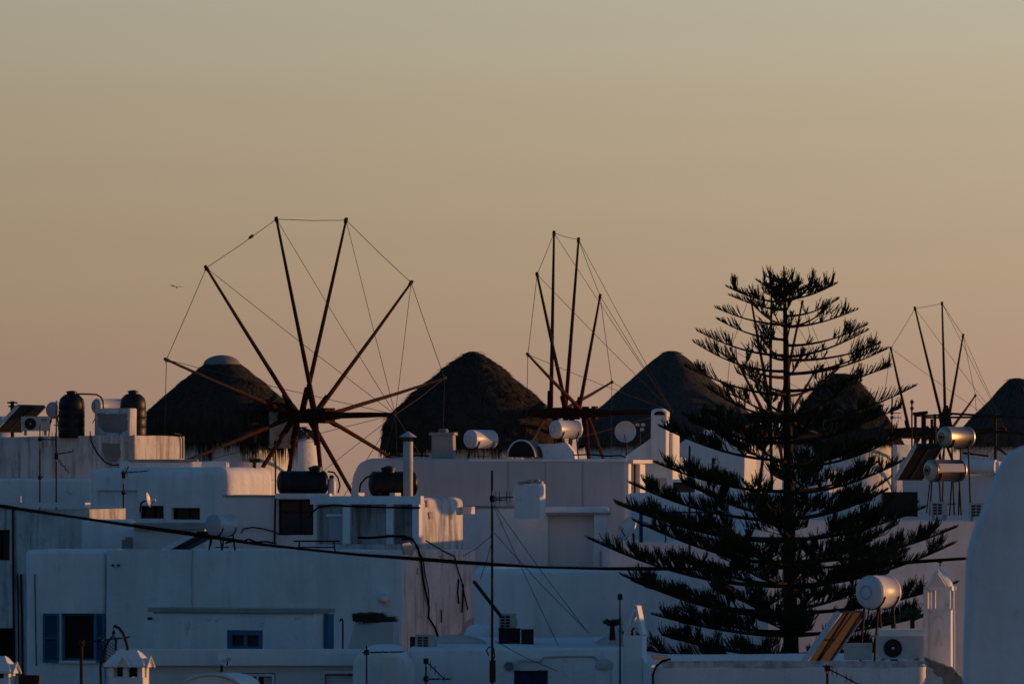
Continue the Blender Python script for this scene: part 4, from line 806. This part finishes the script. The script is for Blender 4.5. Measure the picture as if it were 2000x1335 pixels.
mb = MB(); mb.lathe([(17 * k, P(0, 853, 141.2).z), (16 * k, P(0, 852, 141.2).z), (9 * k, P(0, 847, 141.2).z), (1 * k, P(0, 842, 141.2).z)], V(c.x, c.y, 0), n=28); mb.build('cowl', 'pale_metal', e)
for q in range(4): a = q * math.pi / 2 + .4; d = V(math.cos(a), math.sin(a), 0) * 8.5 * k; mb = MB(); mb.tube(V(c.x, c.y, zt - .05) + d, V(c.x, c.y, P(0, 852, 141.2).z) + d, .012); mb.build('cowl_strap', 'iron', e)
hcb = House('buff square chimney with a flat pot on the panelled roof', 842, 884, 890, 848, 166.5, 12, m='concrete', bev=.02, zb=hM.zt - .2, name='chimney', cat='chimney')
mb = MB(); c = (hcb.foot[0] + hcb.foot[2]) / 2; mb.obox(V(c.x, c.y, hcb.zt + .02), hcb.ex * (hcb.L1 / 2 + .05), hcb.ey * (hcb.L2 / 2 + .05), V(0, 0, .04)); mb.build('cap_slab', 'concrete', hcb.e, smooth=False)
mb = MB(); mb.lathe([(.15, 0), (.15, .08), (.12, .12)], V(c.x, c.y, hcb.zt + .05), n=14); mb.build('pot', 'bare_render_shade', hcb.e)
k = 1 / ppm(166); c0 = P(1018, 892, 166.3); e = thing('barrel_skylight', 'dark half round skylight hood beside the white roof vault', 'skylight', V(c0.x, c0.y, hM.zt - .1))
arc = [c0 + V(-27 * k * math.cos(t * math.pi / 14), 0, 33 * k * math.sin(t * math.pi / 14)) for t in range(15)]; mb = MB(); mb.prism(arc, V(.35, .9, 0)); mb.build('hood', 'black_plastic', e)
mb = MB(); mb.path([p + V(0, -.01, 0) for p in arc], .022, 6); mb.build('rim', 'enamel', e)
c0 = P(1045, 892, 167.2); e = thing('roof_vault', 'small white roof vault with chamfered end under the raised solar tank', 'roof block', V(P(1083, 892, 167.2).x, 167.2, hM.zt - .1)); mb = MB()
pl = [P(x, y, 166.9) for x, y in ((1042, 897), (1046, 872), (1052, 867), (1106, 866), (1121, 884), (1123, 897))]; mb.prism(pl, V(.1, .8, 0)); mb.build('shell', 'plaster_clean', e, smooth=False); mb = MB(); mb.path([P(1046, 871, 166.85), P(1106, 865, 166.85), P(1121, 884, 166.85)], .02); mb.build('edge_roll', 'plaster_clean', e)

def dovecote(label, x0, x1, xr, yb, yt, yr, D):
    """foreground chimney built like a little house: pillars, dark openings, pitched lid with gablets"""
    h = House(label, x0, x1, xr, yb, D, 24, m='plaster_clean', bev=.02, zb=5.2, name='house_chimney', cat='chimney')
    zb_ = h.zt; ztp = P(0, yt, D).z; c = (h.foot[0] + h.foot[2]) / 2; hx, hy = h.L1 / 2, h.L2 / 2
    for a in (-1, 0, 1):
        for b_ in (-1, 1):
            mb = MB(); mb.obox(V(c.x, c.y, (zb_ + ztp) / 2) + h.ex * a * (hx - .045) + h.ey * b_ * (hy - .04), h.ex * .045, h.ey * .04, V(0, 0, (ztp - zb_) / 2 + .01)); mb.build('pillar', 'plaster_clean', h.e, smooth=False)
    mb = MB(); mb.obox(V(c.x, c.y, (zb_ + ztp) / 2), h.ex * hx * .6, h.ey * hy * .5, V(0, 0, (ztp - zb_) / 2)); mb.build('dark_fill', 'opening_shade', h.e, smooth=False)  # black block painted as the shade between the pillars
    zr = P(0, yr, D).z; mb = MB(); o = V(c.x, c.y, 0); A = hx + .06; B = hy + .06
    vv = [o + h.ex * sx * A + h.ey * sy * B + V(0, 0, z) for z, A, B in ((ztp, A, B), (ztp + .045, A, B), (zr - .03, A * .55, B * .3), (zr, A * .45, B * .15)) for sx, sy in ((-1, -1), (1, -1), (1, 1), (-1, 1))]
    mb.add(vv, [(3, 2, 1, 0), (12, 13, 14, 15)] + [(i * 4 + j, i * 4 + (j + 1) % 4, i * 4 + 4 + (j + 1) % 4, i * 4 + 4 + j) for i in range(3) for j in range(4)]); mb.build('lid', 'plaster_clean', h.e, ang=25)
    for s_, d, n_ in ((0, -h.ey * (hy + .07), h.ex), (1, h.ex * (hx + .07), h.ey)):
        mb = MB(); g = V(c.x, c.y, ztp) + d; wv = n_ * .12; ht = (zr - ztp) * .55; mb.prism([g - wv, g + wv, g + V(0, 0, ht)], -d * .6); mb.build('gablet', 'plaster_warm', h.e, smooth=False)
        mb = MB(); mb.path([g - wv * 1.1 + d * .05, g + V(0, 0, ht * 1.15) + d * .05, g + wv * 1.1 + d * .05], .022, 6); mb.build('gablet_rim', 'plaster_clean', h.e)
    return h
d1 = dovecote('white chimney shaped like a little house, before the terrace parapet', 212, 278, 291, 1321, 1302, 1270, 92)
d2 = dovecote('white house shaped chimney beside the rusty wire lattice crate', -40, 17, 30, 1323, 1314, 1281, 91)
e = thing('hook_lamp', 'curved iron hook lamp on the roof behind the house shaped chimney', 'lamp', V(P(250, 1266, 96).x, 96, 6.6))
mb = MB(); mb.path([V(P(250, 1266, 96).x, 96, 6.6)] + [P(x, y, 96) for x, y in ((249, 1262), (245, 1248), (240, 1235), (232, 1225), (222, 1221))], .026, 8); mb.build('arm', 'iron', e)
mb = MB(); mb.tube(P(222, 1222, 96), P(222, 1229, 96), .008); mb.lathe([(.02, 0), (.035, -.05), (.02, -.08)], P(222, 1230, 96), n=10); mb.build('lantern', 'iron', e)
e = thing('wire_basket', 'curved dark wire lattice hanging beside the house shaped chimney', 'lattice', V(P(205, 1330, 94).x, 94, 6.2)); 
rim = [(197, 1330), (196, 1300), (203, 1270), (212, 1250), (221, 1241), (227, 1246), (226, 1270)]
mb = MB(); mb.path([V(P(197, 1330, 94).x, 94, 6.2)] + [P(x, y, 94) for x, y in rim], .02, 7); mb.build('hoop', 'iron', e)
mb = MB()
for i in range(9): t = i / 8; mb.tube(P(198 + 14 * t, 1300 - 50 * t, 94), P(226, 1300 - 45 * t + 8, 94), .006, n=4)
for i in range(7): t = i / 6; mb.tube(P(200 + 24 * t, 1262 - 15 * t, 94), P(204 + 20 * t, 1305, 94), .006, n=4)
tag(mb.build('mesh', 'iron', e), None, None, kind='stuff')
e = thing('wire_lattice', 'rusty sunlit wire lattice crate beside the house shaped chimney', 'lattice', V(P(58, 1340, 91).x, 91, 6.6)); mb = MB(); 
for i in range(12): x = 38 + 3.2 * i; mb.tube(V(P(x, 1340, 91).x, 91, 6.6), P(x + 3, 1317 + (i % 3), 91 + .02 * (i % 2)), .011, n=5)
for y in (1318, 1326, 1333): mb.tube(P(36, y, 91), P(76, y + 1, 91), .012, n=5)
mb.build('bars', 'rust', e); mb = MB(); mb.box(P(57, 1331, 91.3), .32, .3, .22); mb.build('box', 'dry_brush', e, smooth=False)
k = 1 / ppm(96); c0 = P(412, 1345, 96); e = thing('white_vault', 'low white vaulted skylight below the satellite dish', 'skylight', V(c0.x, 96, 5.6)); mb = MB()
arc = [V(c0.x - 57 * k, 96, 5.6)] + [c0 + V(-57 * k * math.cos(t * math.pi / 16), 0, 29 * k * math.sin(t * math.pi / 16)) for t in range(17)] + [V(c0.x + 57 * k, 96, 5.6)]
mb.prism(arc, V(.3, 1.1, 0)); mb.build('shell', 'plaster_clean', e); mb = MB(); mb.path([p + V(0, -.02, 0) for p in arc[1:-1]], .03, 6); mb.build('rim', 'enamel', e)
for nm_, x0, y0, x1 in (('hook_rod', 667, 1207, 671),):
    e = thing('hook_rod', 'thin iron rod with a hooked top beside the brushwood chimney', 'rod', V(P(669, 1270, 113).x, 113, 7)); mb = MB(); mb.path([V(P(669.5, 1270, 113).x, 113, 7)] + [P(x, y, 113) for x, y in ((669.5, 1260), (669.5, 1212), (668, 1208), (665, 1208), (664.5, 1213))], .018, 7); mb.build('rod', 'iron', e)
    mb = MB(); mb.path([V(P(669.5, 1275, 113).x, 113, 7.0), V(P(669.5, 1275, 113).x, 113, 7.1)], .06, 8); mb.build('base', 'iron', e)

# gabled chimney by the plant
h = House('white chimney with two leaning slabs forming an open gable', 1217, 1255, 1264, 1240, 101, 20, m='plaster_clean', bev=.02, zb=5.2, name='gabled_chimney', cat='chimney')
c = (h.foot[0] + h.foot[2]) / 2; c.z = h.zt
for s_ in (-1, 1): mb = MB(); a, b_ = c + h.ex * s_ * (h.L1 / 2 - .02), c + V(0, 0, .52) + h.ex * .05; mb.obox((a + b_) / 2, (b_ - a) / 2, h.ey * (h.L2 / 2 - .01), ((b_ - a).cross(h.ey)).normalized() * .025); mb.build('leaning_slab', 'plaster_clean', h.e, smooth=False)
mb = MB(); mb.path([c + V(-.05, -.1, 0), c + V(-.06, -.12, .08), c + V(-.02, -.12, .14)], .018, 6); mb.build('flue_hook', 'iron', h.e)
h = House('small white chimney pot stack with a lumpy top on the front house', 1164, 1190, 1196, 1300, 101, 20, m='plaster_clean', bev=.02, zb=5.2, name='pot_chimney', cat='chimney')
c = (h.foot[0] + h.foot[2]) / 2; mb = MB(); mb.lathe([(.15, -.05), (.17, .02), (.16, .07), (.11, .11), (.06, .13)], V(c.x, c.y, h.zt), n=14, jit=.05); mb.build('pot', 'plaster_grey', h.e)
# domed chimney tower on the front roof
h = House('domed white chimney tower with open belfry, cross slits and arched niche', 1806, 1858, 1866, 1190, 99, 12, m='plaster_clean', bev=.02, zb=hS2.zt - 2.5, name='chimney_tower', cat='chimney'); c = (h.foot[0] + h.foot[2]) / 2; hx, hy = h.L1 / 2, h.L2 / 2
zt = P(0, 1152, 99).z
for a in (-1, 1):
    for b_ in (-1, 1): mb = MB(); mb.obox(V(c.x, c.y, (h.zt + zt) / 2) + h.ex * a * (hx - .07) + h.ey * b_ * (hy - .035), h.ex * .05, h.ey * .035, V(0, 0, (zt - h.zt) / 2 + .02)); mb.build('belfry_pier', 'plaster_clean', h.e, smooth=False)
mb = MB(); mb.obox(V(c.x, c.y, (h.zt + zt) / 2), h.ex * .035, h.ey * .03, V(0, 0, (zt - h.zt) / 2 + .02)); mb.build('belfry_mullion', 'plaster_clean', h.e, smooth=False)
mb = MB(); mb.obox(V(c.x, c.y, zt + .03), h.ex * (hx + .015), h.ey * (hy + .015), V(0, 0, .035)); mb.build('belfry_slab', 'plaster_clean', h.e, smooth=False)
mb = MB(); mb.lathe([(hx * .98, 0), (hx * .9, .08), (hx * .66, .20), (hx * .36, .28), (.03, .32), (.025, .38)], V(c.x, c.y, zt + .06), n=20, jit=.05); mb.build('dome', 'plaster_clean', h.e)
g = V(c.x, c.y, zt + .06) - h.ey * (hy + .03)
mb = MB(); mb.prism([g - h.ex * .15, g + h.ex * .15, g + V(0, 0, .24)], h.ey * .2); mb.build('gablet', 'plaster_warm', h.e, smooth=False); mb = MB(); mb.path([g - h.ex * .19, g + V(0, 0, .29), g + h.ex * .19], .03, 6); mb.build('gablet_rim', 'plaster_clean', h.e)
mb = MB(); mb.path([V(c.x, c.y, zt + .42), V(c.x, c.y, zt + .52)], .012, 6); mb.tube(V(c.x - .04, c.y, zt + .485), V(c.x + .04, c.y, zt + .485), .01); mb.build('finial', 'iron', h.e)
mb = MB(); h.fbox(mb, 1804, 1860, 1187, 1191, -.02, .05); mb.build('string_course', 'plaster_clean', h.e, smooth=False)
mb = MB(); mb.path([h.fp(1832 + 9 * math.cos(t * math.pi / 10), 1211 - 9 * math.sin(t * math.pi / 10), .01) for t in range(11)], .014, 6); mb.build('arch_moulding', 'plaster_warm', h.e)
for x in (1827, 1838): mb = MB(); mb.tube(h.fp(x, 1262, .01), h.fp(1833, 1230, .01), .014); mb.build('slit_moulding', 'plaster_warm', h.e)
mb = MB(); mb.tube(h.fp(1809, 1150, .04), h.fp(1808, 1290, .04), .05, n=12); mb.build('side_pipe', 'plaster_warm', h.e)
mb = MB(); mb.box(P(1762, 1236, 97.6), 90 / ppm(97.6), .7, .15); tag(mb.build('cover_slab', 'plaster_clean'), 'thick white slab sheltering the round fan air conditioner', 'slab')
mb = MB(); mb.lathe([(.36, 0), (.33, .12), (.2, .2), (.02, .23)], V(P(1640, 1290, 98.6).x, 98.6, hS.zt - .36), n=22, jit=.05); tag(mb.build('plaster_hump', 'plaster_clean'), 'low rounded plaster hump beneath the lit collector', 'hump')

# pergola before the ribbed mill
e = thing('pergola', 'dark timber and pipe pergola frame before the ribbed reed mill', 'pergola', V(P(1850, 985, 200).x, 200, gz(200)))
for x in (1788, 1802, 1806, 1820, 1826, 1944): mb = MB(); mb.tube(V(P(x, 985, 200).x, 200, gz(200)), P(x, 808 if x != 1820 else 818, 200), .05); mb.build('post', 'iron', e)
for (x0, y0, x1, y1, r_) in ((1783, 808, 1812, 805, .07), (1835, 806, 2040, 818, .05), (1784, 840, 1822, 840, .09), (1800, 846, 1822, 846, .05), (1808, 815, 1960, 814, .045), (1880, 838, 2040, 850, .055), (1880, 884, 1930, 890, .04), (1786, 812, 1860, 809, .04)):
    mb = MB(); mb.bar(P(x0, y0, 199.9), P(x1, y1, 199.9), r_ * 1.6, r_ * 1.6); mb.build('beam', 'grey_wood', e, smooth=False)
mb = MB(); mb.tube(P(1944, 870, 200), P(1975, 895, 200), .04); mb.build('brace', 'iron', e)
# blue sign
mb = MB(); mb.box(P(1576, 906, 188), .26, .03, .2); sg = mb.build('wall_sign', 'blue_print'); tag(sg, 'small blue square sign with a white stroke behind the pine', 'sign'); mb = MB(); mb.box(P(1577, 906, 187.97), .03, .012, .12); mb.build('stroke', 'white_print', sg, smooth=False)
mb = MB(); mb.tube(V(P(1576, 985, 188.05).x, 188.05, gz(188)), P(1576, 903, 188.05), .03); mb.build('sign_post', 'iron', sg)
# ------------------------------------------------------------------ Norfolk Island pine
random.seed(21)
TD = 113.0; tk = 1 / ppm(TD); base = V(P(1563, 1300, TD).x, TD, 0); top = P(1531, 519, TD)
tree = thing('pine_tree', 'tall layered island pine with dark upswept tiers before the mills', 'tree', base)
def trunk_at(z): 
    t = (z - base.z) / (top.z - base.z); p = base.lerp(top, t); p.x += .05 * math.sin(t * 9) * (1 - t); return p
mb = MB(); N_ = 40; pts = [trunk_at(base.z + (top.z - base.z) * i / N_) for i in range(N_ + 1)]
mb.path(pts, [.235 * (1 - i / N_) ** .75 + .012 for i in range(N_ + 1)], 14); mb.build('trunk', 'bark', tree)
def shoot(mb, p, d, L, r):
    """leafy upright shoot: tapering core wrapped in short needles"""
    up = V(0, 0, 1); q = p + d * L * .5; d2 = (d + up * .35).normalized(); e_ = q + d2 * L * .5
    mb.path([p, q, e_], [r * .8, r, r * .35], 4, False)
    for i in range(6):
        t = (i + .7) / 6.5; c = p.lerp(q, t * 2) if t < .5 else q.lerp(e_, t * 2 - 1); s_ = V(random.gauss(0, 1), random.gauss(0, 1), random.gauss(0, .6)).normalized()
        mb.spike(c, c + (d2 * .6 + s_ * .8).normalized() * r * 3.1, r * .5)
def frond(org, az, length, rise, dens, inner, sag=0.0):
    h = V(math.cos(az), math.sin(az), 0); n = 12; sd_ = V(-h.y, h.x, 0); pts = []; bend = random.gauss(0, .05); k1 = random.uniform(1.45, 1.9)
    for i in range(n + 1):
        t = i / n; pts.append(org + h * length * t + sd_ * bend * length * t * t + V(0, 0, rise * t ** k1 - sag * length * math.sin(math.pi * t) * .6))
    r0 = .016 + .009 * length; mb = MB(); mb.path(pts, [r0 * (1 - .8 * i / n) for i in range(n + 1)], 6); br = mb.build('branch', 'bark', tree)
    mb = MB()
    def at(t): f_ = t * n; i = min(n - 1, int(f_)); return pts[i].lerp(pts[i + 1], f_ - i), (pts[i + 1] - pts[i]).normalized()
    low = inner < .5; m = int(length * (1 - inner) * (34 if low else 25) * dens) + 7
    for j in range(m):                     # comb of shoots standing along the outer bough
        t = inner + (1 - inner) * ((j + random.random()) / m); p, d = at(min(t, .999)); u_ = (t - inner) / (1 - inner)
        L = ((.36 if low else .40) * (1 - u_) ** .85 + .07) * random.uniform(.75, 1.1) * min(1.0, .10 + length * .44)
        dr = (d * (random.uniform(.4, .7) + .9 * u_ * u_) + V(0, 0, random.uniform(.55, .95)) + sd_ * random.choice((-1, 1)) * random.uniform(.05, .75)).normalized(); shoot(mb, p, dr, L, .0125)
    for j in range(int(length * (4.0 if low else .8) * dens)):   # side twigs carrying shoots of their own
        t = random.uniform(inner * .8, .85); p, d = at(t); s_ = random.choice((-1, 1)); l2 = length * random.uniform(.10, .26) * (1.1 - t * .6) + .12
        d2 = (d * .6 + sd_ * s_ * .75 + V(0, 0, random.uniform(.05, .3))).normalized(); q = p + d2 * l2; mb.tube(p, q, .011, .006, 4)
        for i in range(int(l2 * 24 * dens) + 4): c = p.lerp(q, random.uniform(.35, 1)); dr = (d2 * random.uniform(.2, .8) + V(0, 0, random.uniform(.6, 1.1)) + V(random.gauss(0, .28), random.gauss(0, .28), 0)).normalized(); shoot(mb, c, dr, random.uniform(.16, .32), .0125)
    for j in range(random.choice((1, 2, 2, 3)) if inner > .45 else 1):        # odd tufts on the bare inner part
        p, d = at(random.uniform(.25, inner)); 
        for i in range(random.randint(3, 9)): shoot(mb, p, (d * .5 + V(random.gauss(0, .4), random.gauss(0, .4), random.uniform(.4, 1))).normalized(), random.uniform(.10, .24), .012)
    tag(mb.build('foliage', 'needles', br, smooth=False), None, None, kind='stuff')
tiers = [(557, 42, 12, 5, .95, .15), (571, 72, 22, 5, .85, .35), (585, 114, 27, 5, 1.0, .45), (608, 132, 30, 4, .95, .58), (634, 155, 34, 5, .85, .68), (666, 172, 38, 4, .85, .7),
         (700, 206, 42, 5, .85, .7), (735, 214, 50, 5, .9, .66), (768, 220, 46, 5, .9, .64), (812, 246, 64, 6, .95, .58), (858, 250, 58, 6, 1.0, .45), (905, 262, 55, 6, 1.1, .42),
         (960, 275, 62, 6, 1.05, .40), (1008, 292, 64, 6, 1.1, .38), (1052, 330, 74, 6, 1.1, .36), (1102, 338, 72, 6, 1.15, .34), (1146, 352, 76, 7, 1.15, .32), (1196, 340, 66, 6, 1.1, .34), (1240, 322, 42, 6, 1.1, .34), (1280, 315, 28, 6, 1.0, .36)]
for i, (y, hw, rise, nb, dens, inner) in enumerate(tiers):
    o = trunk_at(P(0, y, TD).z); ph = (.12 if i % 2 else .5) + random.uniform(-.12, .12)
    for b_ in range(nb):
        az = ph + 2 * math.pi * b_ / nb + random.gauss(0, .16); s_ = random.uniform(.78, 1.08)
        oo = o + V(0, 0, random.gauss(0, .05)); frond(oo, az, hw * tk * s_ * (1 - (.06 * math.cos(az) if i > 12 else 0)), rise * tk * random.uniform(.8, 1.25), dens, min(.75, inner * random.uniform(.85, 1.1)), sag=.02 if i > 10 else .03)
mb = MB(); 
for i in range(14): z = top.z - random.uniform(.15, .4); p = trunk_at(z); a = random.uniform(0, 6.3); shoot(mb, p, V(math.cos(a) * .6, math.sin(a) * .6, .8).normalized(), random.uniform(.08, .2), .012)
tag(mb.build('leader_foliage', 'needles', tree, smooth=False), None, None, kind='stuff')
def spiky(label, px, py, D, n, L, zb, lean=.8, name='agave_plant'):
    c = P(px, py, D); e = thing(name, label, 'plant', V(c.x, c.y, zb), 'roof plants'); mb = MB(); mb.tube(V(c.x, c.y, zb), c + V(0, 0, .05), .06, .04); mb.build('stem', 'bark', e); mb = MB()
    for i in range(n):
        a = random.uniform(0, 6.3); d = V(math.cos(a) * lean, math.sin(a) * lean, random.uniform(.2, 1.1)).normalized(); l_ = L * random.uniform(.6, 1.1); m_ = c + d * l_ * .6; mb.path([c, m_, m_ + (d - V(0, 0, .35)).normalized() * l_ * .45], [.02, .022, .003], 4, False)
    mb.build('leaves', 'leaf', e, smooth=False)
spiky('spiky dark plant on the plaster hump beside the gabled chimney', 1196, 1222, 105, 90, .2, 7.5)
spiky('low dark succulent behind the white cover slab', 1745, 1214, 101, 60, .2, 7.0, name='succulent_plant')
spiky('twiggy dark shrub between the cover slab and the domed tower', 1782, 1212, 102.5, 90, .26, 7.0, .5, name='shrub')
spiky('dry dark weed tuft on the round cornered house roof', 497, 903, 159.5, 110, .2, hC.zt - .2, 1.0, name='weed_tuft')
def bottle(label, px, y0, y1, D, rpx, zb):
    c = P(px, y1, D); k = 1 / ppm(D); e = thing('gas_bottle', label, 'gas bottle', V(c.x, c.y, zb)); h = P(0, y0, D).z - zb; r = rpx * k
    mb = MB(); mb.lathe([(r * .9, 0), (r, .04), (r, h * .7), (r * .8, h * .82), (r * .4, h * .88)], V(c.x, c.y, zb), n=20); mb.build('body', 'enamel', e); mb = MB(); mb.lathe([(r * .62, h * .86), (r * .66, h * .9), (r * .6, h), (r * .2, h * 1.02)], V(c.x, c.y, zb), n=14); mb.build('cap', 'black_plastic', e)
bottle('white gas bottle with black cap beside the lying cistern', 648, 928, 968, 148.6, 8, hH.zt - .02)
for lb, pts, D_, z_ in (('thin pipe run lying along the panelled roof edge', ((1120, 888), (1150, 887), (1185, 890), (1212, 889), (1222, 893)), 166.5, 0), ('loose black hose on the long house roof beside the grey tank', ((440, 1060), (458, 1055), (470, 1058), (486, 1052), (500, 1058), (520, 1057), (540, 1061)), 137, 0), ('slack black hose on the panelled roof beside the flue cowl', ((752, 893), (765, 888), (785, 890), (812, 889), (838, 890)), 166, 0)):
    mb = MB(); mb.path([P(x, y, D_) for x, y in pts], .022, 7); tag(mb.build('roof_hose' if 'hose' in lb else 'roof_pipe', 'black_rubber'), lb, 'hose' if 'hose' in lb else 'pipe')
